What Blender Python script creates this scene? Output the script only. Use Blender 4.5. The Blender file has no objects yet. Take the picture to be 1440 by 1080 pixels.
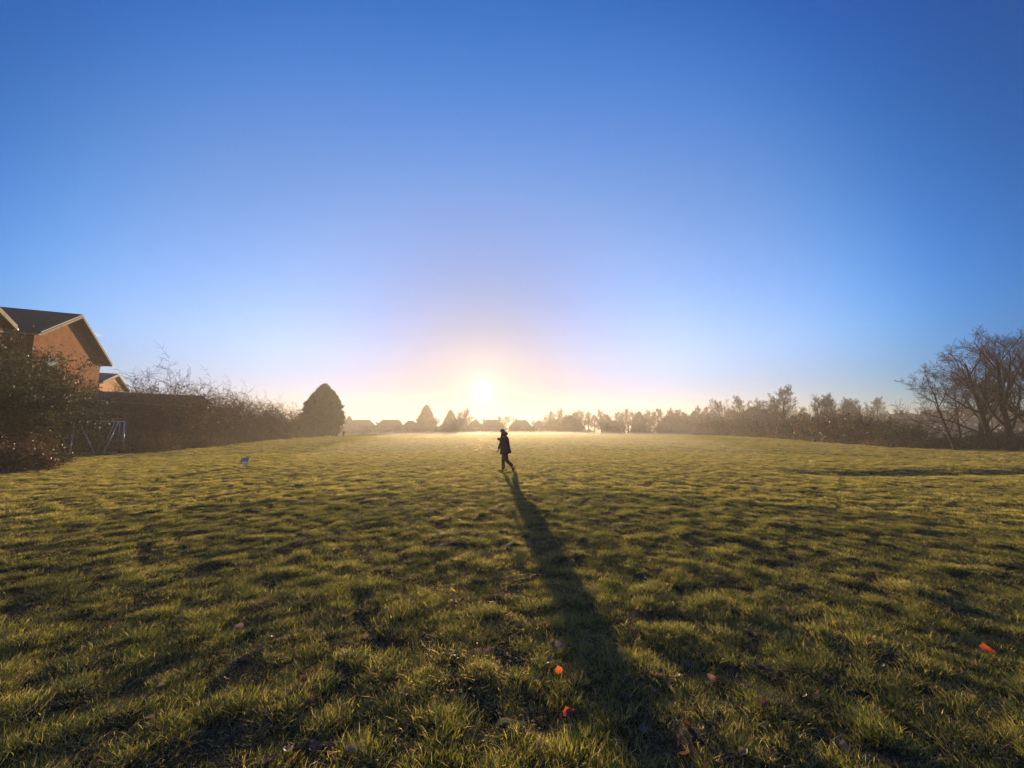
import bpy, math, random
import numpy as np
from mathutils import Vector, Matrix, Euler

C = bpy.context.scene
COL = C.collection
R = math.radians

# ------------------------------------------------------------------ camera
CAM_H = 1.65
FPX = 542.0                      # focal length for a 1440 px wide picture
PITCH = math.atan(65.0 / FPX)    # horizon at y = 605 of 1080
cam = bpy.data.cameras.new('camera')
cam.sensor_width = 36.0
cam.lens = 36.0 * FPX / 1440.0
cam.clip_start = 0.05
cam.clip_end = 12000.0
cam_o = bpy.data.objects.new('camera', cam)
COL.objects.link(cam_o)
cam_o.location = (0, 0, CAM_H)
cam_o.rotation_euler = (math.pi / 2 + PITCH, 0, 0)
C.camera = cam_o


def ray(px, py):
    x = (px - 720.0) / FPX
    y = (540.0 - py) / FPX
    c, s = math.cos(PITCH), math.sin(PITCH)
    return Vector((x, c - y * s, s + y * c))


def at(px, py, Y):
    d = ray(px, py)
    return Vector((0, 0, CAM_H)) + d * (Y / d.y)


def gx(px, Y):                   # world X of a picture column at ground level, depth Y
    return at(px, 610, Y).x


def ground_at(px, py):
    d = ray(px, py)
    return Vector((0, 0, CAM_H)) + d * (-CAM_H / d.z)


# ------------------------------------------------------------------ light
sd = ray(679, 551).normalized()
SUN_EL = math.asin(sd.z)
SUN_AZ = math.atan2(sd.x, sd.y)           # from +Y towards +X
sun = bpy.data.lights.new('sun', 'SUN')
sun.energy = 5.0
sun.angle = R(0.55)
sun.color = (1.0, 0.75, 0.45)
sun_o = bpy.data.objects.new('sun', sun)
COL.objects.link(sun_o)
sun_o.rotation_euler = (-sd).to_track_quat('-Z', 'Y').to_euler()
sun_o.location = (0, 0, 60)

C.view_settings.view_transform = 'Standard'
C.view_settings.look = 'None'
C.view_settings.gamma = 1.0
C.view_settings.use_curve_mapping = False
C.view_settings.exposure = 1.1

w = bpy.data.worlds.new('World')
C.world = w
w.use_nodes = True
nt = w.node_tree
nt.nodes.clear()


def N(nt, typ, **kw):
    n = nt.nodes.new(typ)
    for k, v in kw.items():
        if k.startswith('i_'):
            n.inputs[k[2:].replace('_', ' ')].default_value = v
        else:
            setattr(n, k, v)
    return n


def math_node(nt, op, a, b=None, clamp=False):
    n = nt.nodes.new('ShaderNodeMath')
    n.operation = op
    n.use_clamp = clamp
    for i, v in enumerate((a, b)):
        if v is None:
            continue
        if hasattr(v, 'links') or hasattr(v, 'is_linked'):
            nt.links.new(v, n.inputs[i])
        else:
            n.inputs[i].default_value = v
    return n.outputs[0]


def mix_rgb(nt, op, fac, a, b):
    n = nt.nodes.new('ShaderNodeMix')
    n.data_type = 'RGBA'
    n.blend_type = op
    n.clamp_factor = False
    for s, v in ((n.inputs[0], fac), (n.inputs[6], a), (n.inputs[7], b)):
        if hasattr(v, 'is_linked'):
            nt.links.new(v, s)
        else:
            s.default_value = v
    return n.outputs[2]


def ramp(nt, fac, stops, interp='LINEAR'):
    n = nt.nodes.new('ShaderNodeValToRGB')
    cr = n.color_ramp
    cr.interpolation = interp
    while len(cr.elements) > 1:
        cr.elements.remove(cr.elements[-1])
    cr.elements[0].position = stops[0][0]
    cr.elements[0].color = (*stops[0][1], 1)
    for p, c in stops[1:]:
        e = cr.elements.new(p)
        e.color = (*c, 1)
    nt.links.new(fac, n.inputs[0])
    return n.outputs[0]


SKY_STRENGTH = 0.08
sky = N(nt, 'ShaderNodeTexSky', sky_type='NISHITA')
sky.sun_disc = False
sky.sun_elevation = SUN_EL
sky.sun_rotation = SUN_AZ
sky.air_density = 1.0
sky.dust_density = 0.6
sky.ozone_density = 3.0
tc = N(nt, 'ShaderNodeTexCoord')
dotn = N(nt, 'ShaderNodeVectorMath', operation='DOT_PRODUCT')
nrm = N(nt, 'ShaderNodeVectorMath', operation='NORMALIZE')
nt.links.new(tc.outputs['Generated'], nrm.inputs[0])
nt.links.new(nrm.outputs[0], dotn.inputs[0])
dotn.inputs[1].default_value = sd
ang = math_node(nt, 'MULTIPLY', math_node(nt, 'ARCCOSINE', math_node(nt, 'MINIMUM', dotn.outputs['Value'], 0.9999999)), 180 / math.pi)


def expf(width, amp, power=1.0):
    t = math_node(nt, 'DIVIDE', ang, width)
    if power != 1.0:
        t = math_node(nt, 'POWER', t, power)
    e = math_node(nt, 'EXPONENT', math_node(nt, 'MULTIPLY', t, -1.0))
    return math_node(nt, 'MULTIPLY', e, amp)


# the clear winter sky: the physical sky graded by height above the horizon and by distance from the sun
sepz = N(nt, 'ShaderNodeSeparateXYZ')
nt.links.new(nrm.outputs[0], sepz.inputs[0])
elv = math_node(nt, 'MULTIPLY', math_node(nt, 'ARCSINE', math_node(nt, 'MAXIMUM', sepz.outputs[2], 0.0)), 180 / math.pi)


def K(*c):
    return tuple(q / 3.0 for q in c)


ga = ramp(nt, math_node(nt, 'DIVIDE', elv, 90.0), [(p / 90.0, K(*c)) for p, c in (
    (0, (.92, .86, 1.28)), (6, (1.03, .91, 1.27)), (11, (1.55, 1.42, 1.75)), (18, (1.45, 1.5, 1.9)), (30, (1.4, 1.5, 1.85)), (40, (1.05, 1.5, 2.15)), (50, (.45, 1.35, 2.2)), (90, (.3, 1.15, 1.95)))], 'B_SPLINE')
gb = ramp(nt, math_node(nt, 'DIVIDE', ang, 180.0), [(p / 180.0, K(*c)) for p, c in (
    (0, (.22, .21, .21)), (4, (.26, .255, .275)), (8, (.325, .325, .365)), (13, (.42, .43, .50)), (21, (.70, .73, .83)), (29, (1.0, 1.0, 1.0)), (40, (.96, 1.0, 1.05)), (47, (.60, .92, 1.05)), (54, (.07, .58, .90)), (62, (.01, .38, .66)), (80, (.03, .32, .52)), (180, (.03, .32, .52)))], 'B_SPLINE')
base = mix_rgb(nt, 'MULTIPLY', 1.0, mix_rgb(nt, 'MULTIPLY', 1.0, sky.outputs[0], ga), gb)
base = mix_rgb(nt, 'MULTIPLY', 1.0, base, (9, 9, 9, 1))
base_s = nt.nodes.new('ShaderNodeVectorMath')
base_s.operation = 'SCALE'
nt.links.new(base, base_s.inputs[0])
base_s.inputs['Scale'].default_value = SKY_STRENGTH
col = base_s.outputs[0]
# the sun's disc and its aureole in the air
for width, amp, power, c in ((0.43, 40.0, 1.6, (1.0, 0.97, 0.88)), (2.4, 0.34, 1.0, (1.0, 0.90, 0.70)), (9.0, 0.045, 1.0, (1.0, 0.84, 0.74))):
    v = expf(width, amp, power)
    sc = nt.nodes.new('ShaderNodeVectorMath')
    sc.operation = 'SCALE'
    sc.inputs[0].default_value = c
    nt.links.new(v, sc.inputs['Scale'])
    ad = nt.nodes.new('ShaderNodeVectorMath')
    ad.operation = 'ADD'
    nt.links.new(col, ad.inputs[0])
    nt.links.new(sc.outputs[0], ad.inputs[1])
    col = ad.outputs[0]
bg = N(nt, 'ShaderNodeBackground')
nt.links.new(col, bg.inputs[0])
bg.inputs[1].default_value = 1.0
wo = N(nt, 'ShaderNodeOutputWorld')
nt.links.new(bg.outputs[0], wo.inputs[0])
w.cycles.sampling_method = 'MANUAL'
w.cycles.sample_map_resolution = 1024

cy = C.cycles
cy.use_denoising = True
cy.denoiser = 'OPENIMAGEDENOISE'
cy.denoising_input_passes = 'RGB_ALBEDO_NORMAL'
cy.max_bounces = 5
cy.diffuse_bounces = 2
cy.glossy_bounces = 2
cy.transmission_bounces = 4
cy.volume_bounces = 0
cy.transparent_max_bounces = 8
cy.caustics_reflective = False
cy.caustics_refractive = False
cy.use_adaptive_sampling = True
cy.adaptive_threshold = 0.02
cy.sample_clamp_indirect = 4.0

# ------------------------------------------------------------------ helpers
MATS = {}


def tagp(o, label=None, cat=None, group=None, kind=None):
    for k, v in (('label', label), ('category', cat), ('group', group), ('kind', kind)):
        if v:
            o[k] = v
    return o


def empty(name, loc=(0, 0, 0), rz=0.0):
    o = bpy.data.objects.new(name, None)
    COL.objects.link(o)
    o.location = loc
    o.rotation_euler = (0, 0, rz)
    o.empty_display_size = 0.3
    return o


def link_mesh(name, me, parent=None):
    o = bpy.data.objects.new(name, me)
    COL.objects.link(o)
    if parent is not None:
        o.parent = parent
    return o


def np_mesh(name, v, f, m=None, smooth=False, attrs=None):
    """v (n,3), f (m,k) k = 3 or 4."""
    v = np.asarray(v, np.float32)
    f = np.asarray(f, np.int32)
    k = f.shape[1]
    me = bpy.data.meshes.new(name)
    me.vertices.add(len(v))
    me.vertices.foreach_set('co', v.ravel())
    me.loops.add(f.size)
    me.loops.foreach_set('vertex_index', f.ravel())
    me.polygons.add(len(f))
    me.polygons.foreach_set('loop_start', np.arange(0, f.size, k, dtype=np.int32))
    me.polygons.foreach_set('loop_total', np.full(len(f), k, np.int32))
    if smooth:
        me.polygons.foreach_set('use_smooth', np.ones(len(f), bool))
    me.update(calc_edges=True)
    for an, (dom, arr) in (attrs or {}).items():
        a = me.attributes.new(an, 'FLOAT', dom)
        a.data.foreach_set('value', np.asarray(arr, np.float32).ravel())
    if m:
        me.materials.append(m)
    return me


class MB:
    def __init__(s):
        s.v, s.f = [], []

    def add(s, vs, fs):
        b = len(s.v)
        s.v.extend([tuple(p) for p in vs])
        s.f.extend([tuple(b + i for i in q) for q in fs])

    def box(s, a, b):
        x0, y0, z0 = a
        x1, y1, z1 = b
        s.add([(x0, y0, z0), (x1, y0, z0), (x1, y1, z0), (x0, y1, z0), (x0, y0, z1), (x1, y0, z1), (x1, y1, z1), (x0, y1, z1)],
              [(0, 3, 2, 1), (4, 5, 6, 7), (0, 1, 5, 4), (1, 2, 6, 5), (2, 3, 7, 6), (3, 0, 4, 7)])

    def prism(s, pts, off):
        """polygon pts extruded by vector off."""
        off = Vector(off)
        n = len(pts)
        P = [Vector(p) for p in pts]
        s.add(P + [p + off for p in P], [tuple(range(n))[::-1], tuple(range(n, 2 * n))] + [(i, (i + 1) % n, n + (i + 1) % n, n + i) for i in range(n)])

    def tube(s, pts, radii, k=6, cap=True):
        pts = [Vector(p) for p in pts]
        n = len(pts)
        b = len(s.v)
        t0 = (pts[1] - pts[0]).normalized()
        ref = Vector((0, 0, 1)) if abs(t0.z) < 0.9 else Vector((1, 0, 0))
        u = t0.cross(ref).normalized()
        for i, p in enumerate(pts):
            t = (pts[min(i + 1, n - 1)] - pts[max(i - 1, 0)])
            t = t.normalized() if t.length > 1e-9 else t0
            u = (u - t * u.dot(t))
            u = u.normalized() if u.length > 1e-6 else t.orthogonal().normalized()
            vv = t.cross(u)
            r = radii[i] if hasattr(radii, '__len__') else radii
            for j in range(k):
                a = 2 * math.pi * j / k
                s.v.append(tuple(p + (u * math.cos(a) + vv * math.sin(a)) * r))
        for i in range(n - 1):
            for j in range(k):
                j2 = (j + 1) % k
                s.f.append((b + i * k + j, b + i * k + j2, b + (i + 1) * k + j2, b + (i + 1) * k + j))
        if cap:
            s.f.append(tuple(b + j for j in range(k))[::-1])
            s.f.append(tuple(b + (n - 1) * k + j for j in range(k)))

    def mesh(s, name, m, smooth=False):
        me = bpy.data.meshes.new(name)
        me.from_pydata(s.v, [], s.f)
        me.materials.append(m)
        if smooth:
            me.polygons.foreach_set('use_smooth', np.ones(len(me.polygons), bool))
        me.update()
        return me

    def build(s, name, m, parent=None, smooth=False):
        return link_mesh(name, s.mesh(name, m, smooth), parent)


def hash2(ix, iy, seed):
    h = (ix.astype(np.int64) * 374761393 + iy.astype(np.int64) * 668265263 + seed * 144665) & 0xFFFFFFFF
    h = ((h ^ (h >> 13)) * 1274126177) & 0xFFFFFFFF
    return ((h ^ (h >> 16)) & 0xFFFF) / 65535.0


def vnoise(x, y, scale, seed):
    x = x / scale
    y = y / scale
    ix = np.floor(x)
    iy = np.floor(y)
    fx = x - ix
    fy = y - iy
    fx = fx * fx * fx * (fx * (fx * 6 - 15) + 10)
    fy = fy * fy * fy * (fy * (fy * 6 - 15) + 10)
    a = hash2(ix, iy, seed)
    b = hash2(ix + 1, iy, seed)
    c = hash2(ix, iy + 1, seed)
    d = hash2(ix + 1, iy + 1, seed)
    return (a + (b - a) * fx) * (1 - fy) + (c + (d - c) * fx) * fy


def sstep(a, b, x):
    t = np.clip((x - a) / (b - a), 0, 1)
    return t * t * (3 - 2 * t)


def rot2(x, y, a):
    c, s = math.cos(a), math.sin(a)
    return x * c - y * s, x * s + y * c


def height(x, y, fine=True):
    x = np.asarray(x, float)
    y = np.asarray(y, float)
    r = np.hypot(x, y)
    z = (vnoise(x, y, 31, 1) - .5) * .22 * sstep(10, 60, r) + (vnoise(x, y, 9, 2) - .5) * .04
    # the field rolls away beyond its crest
    crest = 150 + 20 * (vnoise(x, y, 70, 9) - .5)
    z = z - 1.6 * sstep(0, 60, y - crest)
    # a low bank across the right of the pitch
    bank = sstep(9.0, 13.5, x) * np.exp(-((y - 15.0 - 0.10 * (x - 12)) / 1.1) ** 2)
    z = z - .17 * bank
    # hollow for the added misty-field sheet at the right
    pd = np.hypot((x - 63) / 14, (y - 60) / 12)
    z = z - .7 * (1 - sstep(.7, 1.25, pd))
    if fine:
        x1, y1 = rot2(x, y, .5)
        x2, y2 = rot2(x, y, 1.9)
        near = 1 - sstep(60, 120, r)
        m = vnoise(x1, y1, .95, 3)
        z = z + near * (m - .5) * .022
        z = z + near * (vnoise(x2, y2 * 1.3, .30, 4) ** 2 - .3) * .040
        z = z + (1 - sstep(25, 50, r)) * (vnoise(x1, y1, .13, 5) ** 2 - .3) * .036
        z = z + (1 - sstep(8, 16, r)) * (vnoise(x2, y2, .07, 6) - .5) * .014
    return z


def hz(x, y, fine=False):
    return float(height(np.array([x]), np.array([y]), fine)[0])


def new_mat(name):
    m = bpy.data.materials.new(name)
    m.use_nodes = True
    m.node_tree.nodes.clear()
    MATS[name] = m
    return m, m.node_tree


def simple_mat(name, color, rough=.8, var=.25, scale=8.0, bump=0.0, metal=0.0, spec=.3, obj_random=0.0):
    m, t = new_mat(name)
    p = N(t, 'ShaderNodeBsdfPrincipled')
    p.inputs['Roughness'].default_value = rough
    p.inputs['Metallic'].default_value = metal
    p.inputs['Specular IOR Level'].default_value = spec
    tcn = N(t, 'ShaderNodeTexCoord')
    no = N(t, 'ShaderNodeTexNoise')
    no.inputs['Scale'].default_value = scale
    no.inputs['Detail'].default_value = 6
    t.links.new(tcn.outputs['Object'], no.inputs['Vector'])
    dark = tuple(c * (1 - var) for c in color)
    light = tuple(min(1, c * (1 + var)) for c in color)
    c = ramp(t, no.outputs['Fac'], [(.3, dark), (.7, light)])
    if obj_random:
        oi = N(t, 'ShaderNodeObjectInfo')
        h = N(t, 'ShaderNodeHueSaturation')
        t.links.new(c, h.inputs['Color'])
        v = math_node(t, 'ADD', math_node(t, 'MULTIPLY', oi.outputs['Random'], obj_random), 1 - obj_random / 2)
        t.links.new(v, h.inputs['Value'])
        c = h.outputs[0]
    t.links.new(c, p.inputs['Base Color'])
    if bump:
        b = N(t, 'ShaderNodeBump')
        b.inputs['Strength'].default_value = bump
        b.inputs['Distance'].default_value = .02
        t.links.new(no.outputs['Fac'], b.inputs['Height'])
        t.links.new(b.outputs[0], p.inputs['Normal'])
    o = N(t, 'ShaderNodeOutputMaterial')
    t.links.new(p.outputs[0], o.inputs[0])
    return m


def leaf_mat(name, stops, trans=.45, gloss=.06, rough=.45, attr='tint', tscale=(1.3, 1.15, .7), patch=None, fres=0.0, gcol=(1, 1, 1)):
    """thin foliage: colour from a per-leaf attribute, lets light through."""
    m, t = new_mat(name)
    a = N(t, 'ShaderNodeAttribute', attribute_name=attr)
    oi = N(t, 'ShaderNodeObjectInfo')
    f = math_node(t, 'ADD', math_node(t, 'MULTIPLY', a.outputs['Fac'], .8), math_node(t, 'MULTIPLY', oi.outputs['Random'], .2))
    if patch:
        g = N(t, 'ShaderNodeNewGeometry')
        no = N(t, 'ShaderNodeTexNoise')
        no.inputs['Scale'].default_value = patch
        no.inputs['Detail'].default_value = 6
        no.inputs['Roughness'].default_value = .7
        t.links.new(g.outputs['Position'], no.inputs['Vector'])
        f = math_node(t, 'ADD', f, math_node(t, 'MULTIPLY', math_node(t, 'SUBTRACT', no.outputs['Fac'], .5), 1.1), clamp=True)
    c = ramp(t, f, stops)
    d = N(t, 'ShaderNodeBsdfDiffuse')
    t.links.new(c, d.inputs[0])
    tr = N(t, 'ShaderNodeBsdfTranslucent')
    ct = mix_rgb(t, 'MULTIPLY', 1.0, c, (*tscale, 1))
    t.links.new(ct, tr.inputs[0])
    mx = N(t, 'ShaderNodeMixShader')
    mx.inputs[0].default_value = trans
    t.links.new(d.outputs[0], mx.inputs[1])
    t.links.new(tr.outputs[0], mx.inputs[2])
    gl = N(t, 'ShaderNodeBsdfGlossy')
    gl.inputs['Roughness'].default_value = rough
    gl.inputs['Color'].default_value = (*gcol, 1)
    m2 = N(t, 'ShaderNodeMixShader')
    if fres:
        fr = N(t, 'ShaderNodeFresnel')
        fr.inputs['IOR'].default_value = 1.4
        # sheen normals tilted upwards to imitate the bright sun path over the sward
        ge = N(t, 'ShaderNodeNewGeometry')
        va = N(t, 'ShaderNodeVectorMath', operation='MULTIPLY_ADD')
        t.links.new(ge.outputs['True Normal'], va.inputs[0])
        va.inputs[1].default_value = (.35, .35, .35)
        va.inputs[2].default_value = (0, 0, 1)
        vn = N(t, 'ShaderNodeVectorMath', operation='NORMALIZE')
        t.links.new(va.outputs[0], vn.inputs[0])
        t.links.new(vn.outputs[0], fr.inputs['Normal'])
        t.links.new(vn.outputs[0], gl.inputs['Normal'])
        t.links.new(math_node(t, 'MULTIPLY', fr.outputs[0], fres), m2.inputs[0])
    else:
        m2.inputs[0].default_value = gloss
    t.links.new(mx.outputs[0], m2.inputs[1])
    t.links.new(gl.outputs[0], m2.inputs[2])
    o = N(t, 'ShaderNodeOutputMaterial')
    t.links.new(m2.outputs[0], o.inputs[0])
    return m


# ------------------------------------------------------------------ materials
def ground_material():
    m, t = new_mat('turf_soil')
    g = N(t, 'ShaderNodeNewGeometry')

    def noise(scale, detail=4, rough=.55):
        n = N(t, 'ShaderNodeTexNoise')
        n.inputs['Scale'].default_value = scale
        n.inputs['Detail'].default_value = detail
        n.inputs['Roughness'].default_value = rough
        t.links.new(g.outputs['Position'], n.inputs['Vector'])
        return n.outputs['Fac']
    n1, n2, n3 = noise(.35, 5), noise(4.0, 6, .65), noise(45., 4, .7)
    grassy = ramp(t, n2, [(.30, (.020, .026, .008)), (.5, (.045, .055, .016)), (.7, (.075, .075, .026))])
    soil = ramp(t, n3, [(.3, (.018, .012, .008)), (.7, (.060, .042, .027))])
    # near the feet the earth shows between the tufts; far away only the sward is seen
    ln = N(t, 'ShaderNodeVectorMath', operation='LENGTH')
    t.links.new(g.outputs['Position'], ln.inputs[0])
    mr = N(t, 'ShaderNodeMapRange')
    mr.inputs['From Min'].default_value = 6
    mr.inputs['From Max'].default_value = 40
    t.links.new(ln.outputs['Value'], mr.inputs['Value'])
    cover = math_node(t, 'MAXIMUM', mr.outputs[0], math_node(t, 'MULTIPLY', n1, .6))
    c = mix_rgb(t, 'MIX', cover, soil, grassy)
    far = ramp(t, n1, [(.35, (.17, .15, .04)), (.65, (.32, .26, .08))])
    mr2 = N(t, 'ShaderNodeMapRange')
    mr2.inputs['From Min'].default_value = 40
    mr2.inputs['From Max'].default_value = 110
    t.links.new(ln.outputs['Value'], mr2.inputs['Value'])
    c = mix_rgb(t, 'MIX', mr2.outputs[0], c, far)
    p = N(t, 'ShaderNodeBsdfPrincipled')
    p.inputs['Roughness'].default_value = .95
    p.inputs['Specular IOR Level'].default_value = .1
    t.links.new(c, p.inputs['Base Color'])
    b = N(t, 'ShaderNodeBump')
    b.inputs['Strength'].default_value = .8
    b.inputs['Distance'].default_value = .03
    t.links.new(math_node(t, 'ADD', n2, math_node(t, 'MULTIPLY', n3, .5)), b.inputs['Height'])
    t.links.new(b.outputs[0], p.inputs['Normal'])
    o = N(t, 'ShaderNodeOutputMaterial')
    t.links.new(p.outputs[0], o.inputs[0])
    return m


def brick_material(name, c1, c2, mortar):
    m, t = new_mat(name)
    tcn = N(t, 'ShaderNodeTexCoord')
    sp = N(t, 'ShaderNodeSeparateXYZ')
    t.links.new(tcn.outputs['Object'], sp.inputs[0])
    cb = N(t, 'ShaderNodeCombineXYZ')
    t.links.new(math_node(t, 'ADD', sp.outputs[0], sp.outputs[1]), cb.inputs[0])
    t.links.new(sp.outputs[2], cb.inputs[1])
    bt = N(t, 'ShaderNodeTexBrick')
    bt.inputs['Scale'].default_value = 1.0
    bt.inputs['Brick Width'].default_value = .225
    bt.inputs['Row Height'].default_value = .075
    bt.inputs['Mortar Size'].default_value = .006
    bt.inputs['Color1'].default_value = (*c1, 1)
    bt.inputs['Color2'].default_value = (*c2, 1)
    bt.inputs['Mortar'].default_value = (*mortar, 1)
    bt.inputs['Bias'].default_value = -.1
    t.links.new(cb.outputs[0], bt.inputs['Vector'])
    no = N(t, 'ShaderNodeTexNoise')
    no.inputs['Scale'].default_value = 1.6
    no.inputs['Detail'].default_value = 8
    no.inputs['Roughness'].default_value = .7
    t.links.new(tcn.outputs['Object'], no.inputs['Vector'])
    st = ramp(t, no.outputs['Fac'], [(.3, (.62, .60, .58)), (.7, (1.2, 1.15, 1.1))])
    c = mix_rgb(t, 'MULTIPLY', .8, bt.outputs['Color'], st)
    p = N(t, 'ShaderNodeBsdfPrincipled')
    p.inputs['Roughness'].default_value = .95
    p.inputs['Specular IOR Level'].default_value = .03
    t.links.new(c, p.inputs['Base Color'])
    b = N(t, 'ShaderNodeBump')
    b.inputs['Strength'].default_value = .6
    b.inputs['Distance'].default_value = .01
    b.invert = True
    t.links.new(bt.outputs['Fac'], b.inputs['Height'])
    t.links.new(b.outputs[0], p.inputs['Normal'])
    o = N(t, 'ShaderNodeOutputMaterial')
    t.links.new(p.outputs[0], o.inputs[0])
    return m


def roof_material(name, c1, c2):
    m, t = new_mat(name)
    tcn = N(t, 'ShaderNodeTexCoord')
    wv = N(t, 'ShaderNodeTexWave')
    wv.wave_type = 'BANDS'
    wv.bands_direction = 'Z'
    wv.wave_profile = 'SAW'
    wv.inputs['Scale'].default_value = 1.9
    wv.inputs['Distortion'].default_value = .6
    t.links.new(tcn.outputs['Object'], wv.inputs['Vector'])
    no = N(t, 'ShaderNodeTexNoise')
    no.inputs['Scale'].default_value = 2.5
    no.inputs['Detail'].default_value = 8
    t.links.new(tcn.outputs['Object'], no.inputs['Vector'])
    c = ramp(t, no.outputs['Fac'], [(.3, c1), (.7, c2)])
    c = mix_rgb(t, 'MULTIPLY', .5, c, ramp(t, wv.outputs['Fac'], [(0, (.55, .55, .55)), (.3, (1, 1, 1))]))
    p = N(t, 'ShaderNodeBsdfPrincipled')
    p.inputs['Roughness'].default_value = .75
    t.links.new(c, p.inputs['Base Color'])
    b = N(t, 'ShaderNodeBump')
    b.inputs['Strength'].default_value = .7
    b.inputs['Distance'].default_value = .04
    t.links.new(wv.outputs['Fac'], b.inputs['Height'])
    t.links.new(b.outputs[0], p.inputs['Normal'])
    o = N(t, 'ShaderNodeOutputMaterial')
    t.links.new(p.outputs[0], o.inputs[0])
    return m


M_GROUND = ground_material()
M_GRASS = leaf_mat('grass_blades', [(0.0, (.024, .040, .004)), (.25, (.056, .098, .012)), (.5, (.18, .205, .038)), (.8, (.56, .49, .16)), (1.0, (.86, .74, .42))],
                   trans=.66, rough=.45, patch=1.3, fres=.42, gcol=(1, .70, .26))  # gold gloss colour stands in for the warm glow below the sun
M_DEAD = leaf_mat('withered_grass', [(0, (.035, .024, .015)), (.5, (.11, .078, .046)), (1, (.27, .21, .14))], trans=.35, gloss=.03)
M_BARK = simple_mat('bark', (.050, .040, .030), .95, .45, 6, .6, spec=.1)
M_TWIG = simple_mat('twigs', (.10, .070, .050), .9, .3, 3, 0, spec=.1)
M_TWIG_RED = simple_mat('reddish_twigs', (.15, .085, .058), .9, .3, 3, 0, spec=.1)
M_LEAF_DARK = leaf_mat('hedge_leaves', [(0, (.010, .016, .006)), (.5, (.028, .040, .010)), (.8, (.060, .065, .020)), (1, (.13, .10, .045))], trans=.3, gloss=.025, rough=.45)
M_LEAF_BROWN = leaf_mat('withered_leaves', [(0, (.025, .014, .008)), (.5, (.070, .038, .018)), (.85, (.13, .075, .035)), (1, (.24, .17, .10))], trans=.4, gloss=.04)
M_CONIFER = leaf_mat('conifer_sprays', [(0, (.010, .016, .006)), (.6, (.026, .036, .012)), (1, (.055, .06, .022))], trans=.2, gloss=.03)
M_BRICK = brick_material('brown_brick', (.20, .086, .040), (.28, .130, .060), (.18, .13, .09))
M_BRICK2 = brick_material('buff_brick', (.42, .23, .12), (.50, .30, .17), (.36, .30, .24))
M_ROOF = roof_material('roof_tiles', (.018, .017, .018), (.05, .045, .042))
M_SHED = roof_material('shed_sheet', (.035, .037, .040), (.06, .06, .062))
M_SHEDW = simple_mat('shed_wall', (.050, .045, .040), .85, .3, 2)
M_TRIM = simple_mat('white_trim', (.30, .26, .20), .95, .2, 3, spec=0.0)
M_WHITE = simple_mat('white_painted_steel', (.82, .82, .79), .35, .12, 9, spec=.5)
M_STEEL = simple_mat('galvanised_steel', (.30, .30, .29), .5, .3, 5, metal=.2)
M_GREENSTEEL = simple_mat('dark_coated_steel', (.03, .05, .06), .5, .3, 5)
M_SOFFIT = simple_mat('soffit', (.10, .085, .07), .8, .2, 3)

mg, tg = new_mat('window_glass')
pg = N(tg, 'ShaderNodeBsdfPrincipled')
pg.inputs['Base Color'].default_value = (.07, .10, .11, 1)
pg.inputs['Roughness'].default_value = .03
pg.inputs['Specular IOR Level'].default_value = .2
og = N(tg, 'ShaderNodeOutputMaterial')
tg.links.new(pg.outputs[0], og.inputs[0])
M_GLASS = mg


# ------------------------------------------------------------------ ground
def build_ground():
    inner, outer, rows = 0.6, 1150.0, 640
    rr = np.concatenate([[0.0], np.geomspace(inner, outer, rows)])
    # fine angular steps ahead, coarse behind
    a_f = np.linspace(-R(66), R(66), 640)
    a_b = np.linspace(R(66), 2 * math.pi - R(66), 80)[1:-1]
    aa = np.concatenate([a_f, a_b])
    na = len(aa)
    RR, AA = np.meshgrid(rr[1:], aa, indexing='ij')
    X = RR * np.sin(AA)
    Y = RR * np.cos(AA)
    Z = height(X, Y)
    v = np.stack([X.ravel(), Y.ravel(), Z.ravel()], 1)
    i = np.arange(rows - 1)[:, None]
    j = np.arange(na)[None, :]
    j2 = (j + 1) % na
    f = np.stack([(i * na + j), (i * na + j2), ((i + 1) * na + j2), ((i + 1) * na + j)], -1).reshape(-1, 4)[:, ::-1]
    # centre: close the hole with degenerate-free quads onto a small inner ring
    c = len(v)
    v = np.vstack([v, [[0, 0, hz(0, 0)]]])
    k = na // 2
    cf = np.array([[c, (2 * q + 2) % na, 2 * q + 1, 2 * q] for q in range(k)])
    f = np.vstack([f, cf])
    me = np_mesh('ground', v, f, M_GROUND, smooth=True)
    o = link_mesh('ground', me)
    tagp(o, 'wide flat playing field of rough frosty grass', None, None, 'structure')


build_ground()


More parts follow.
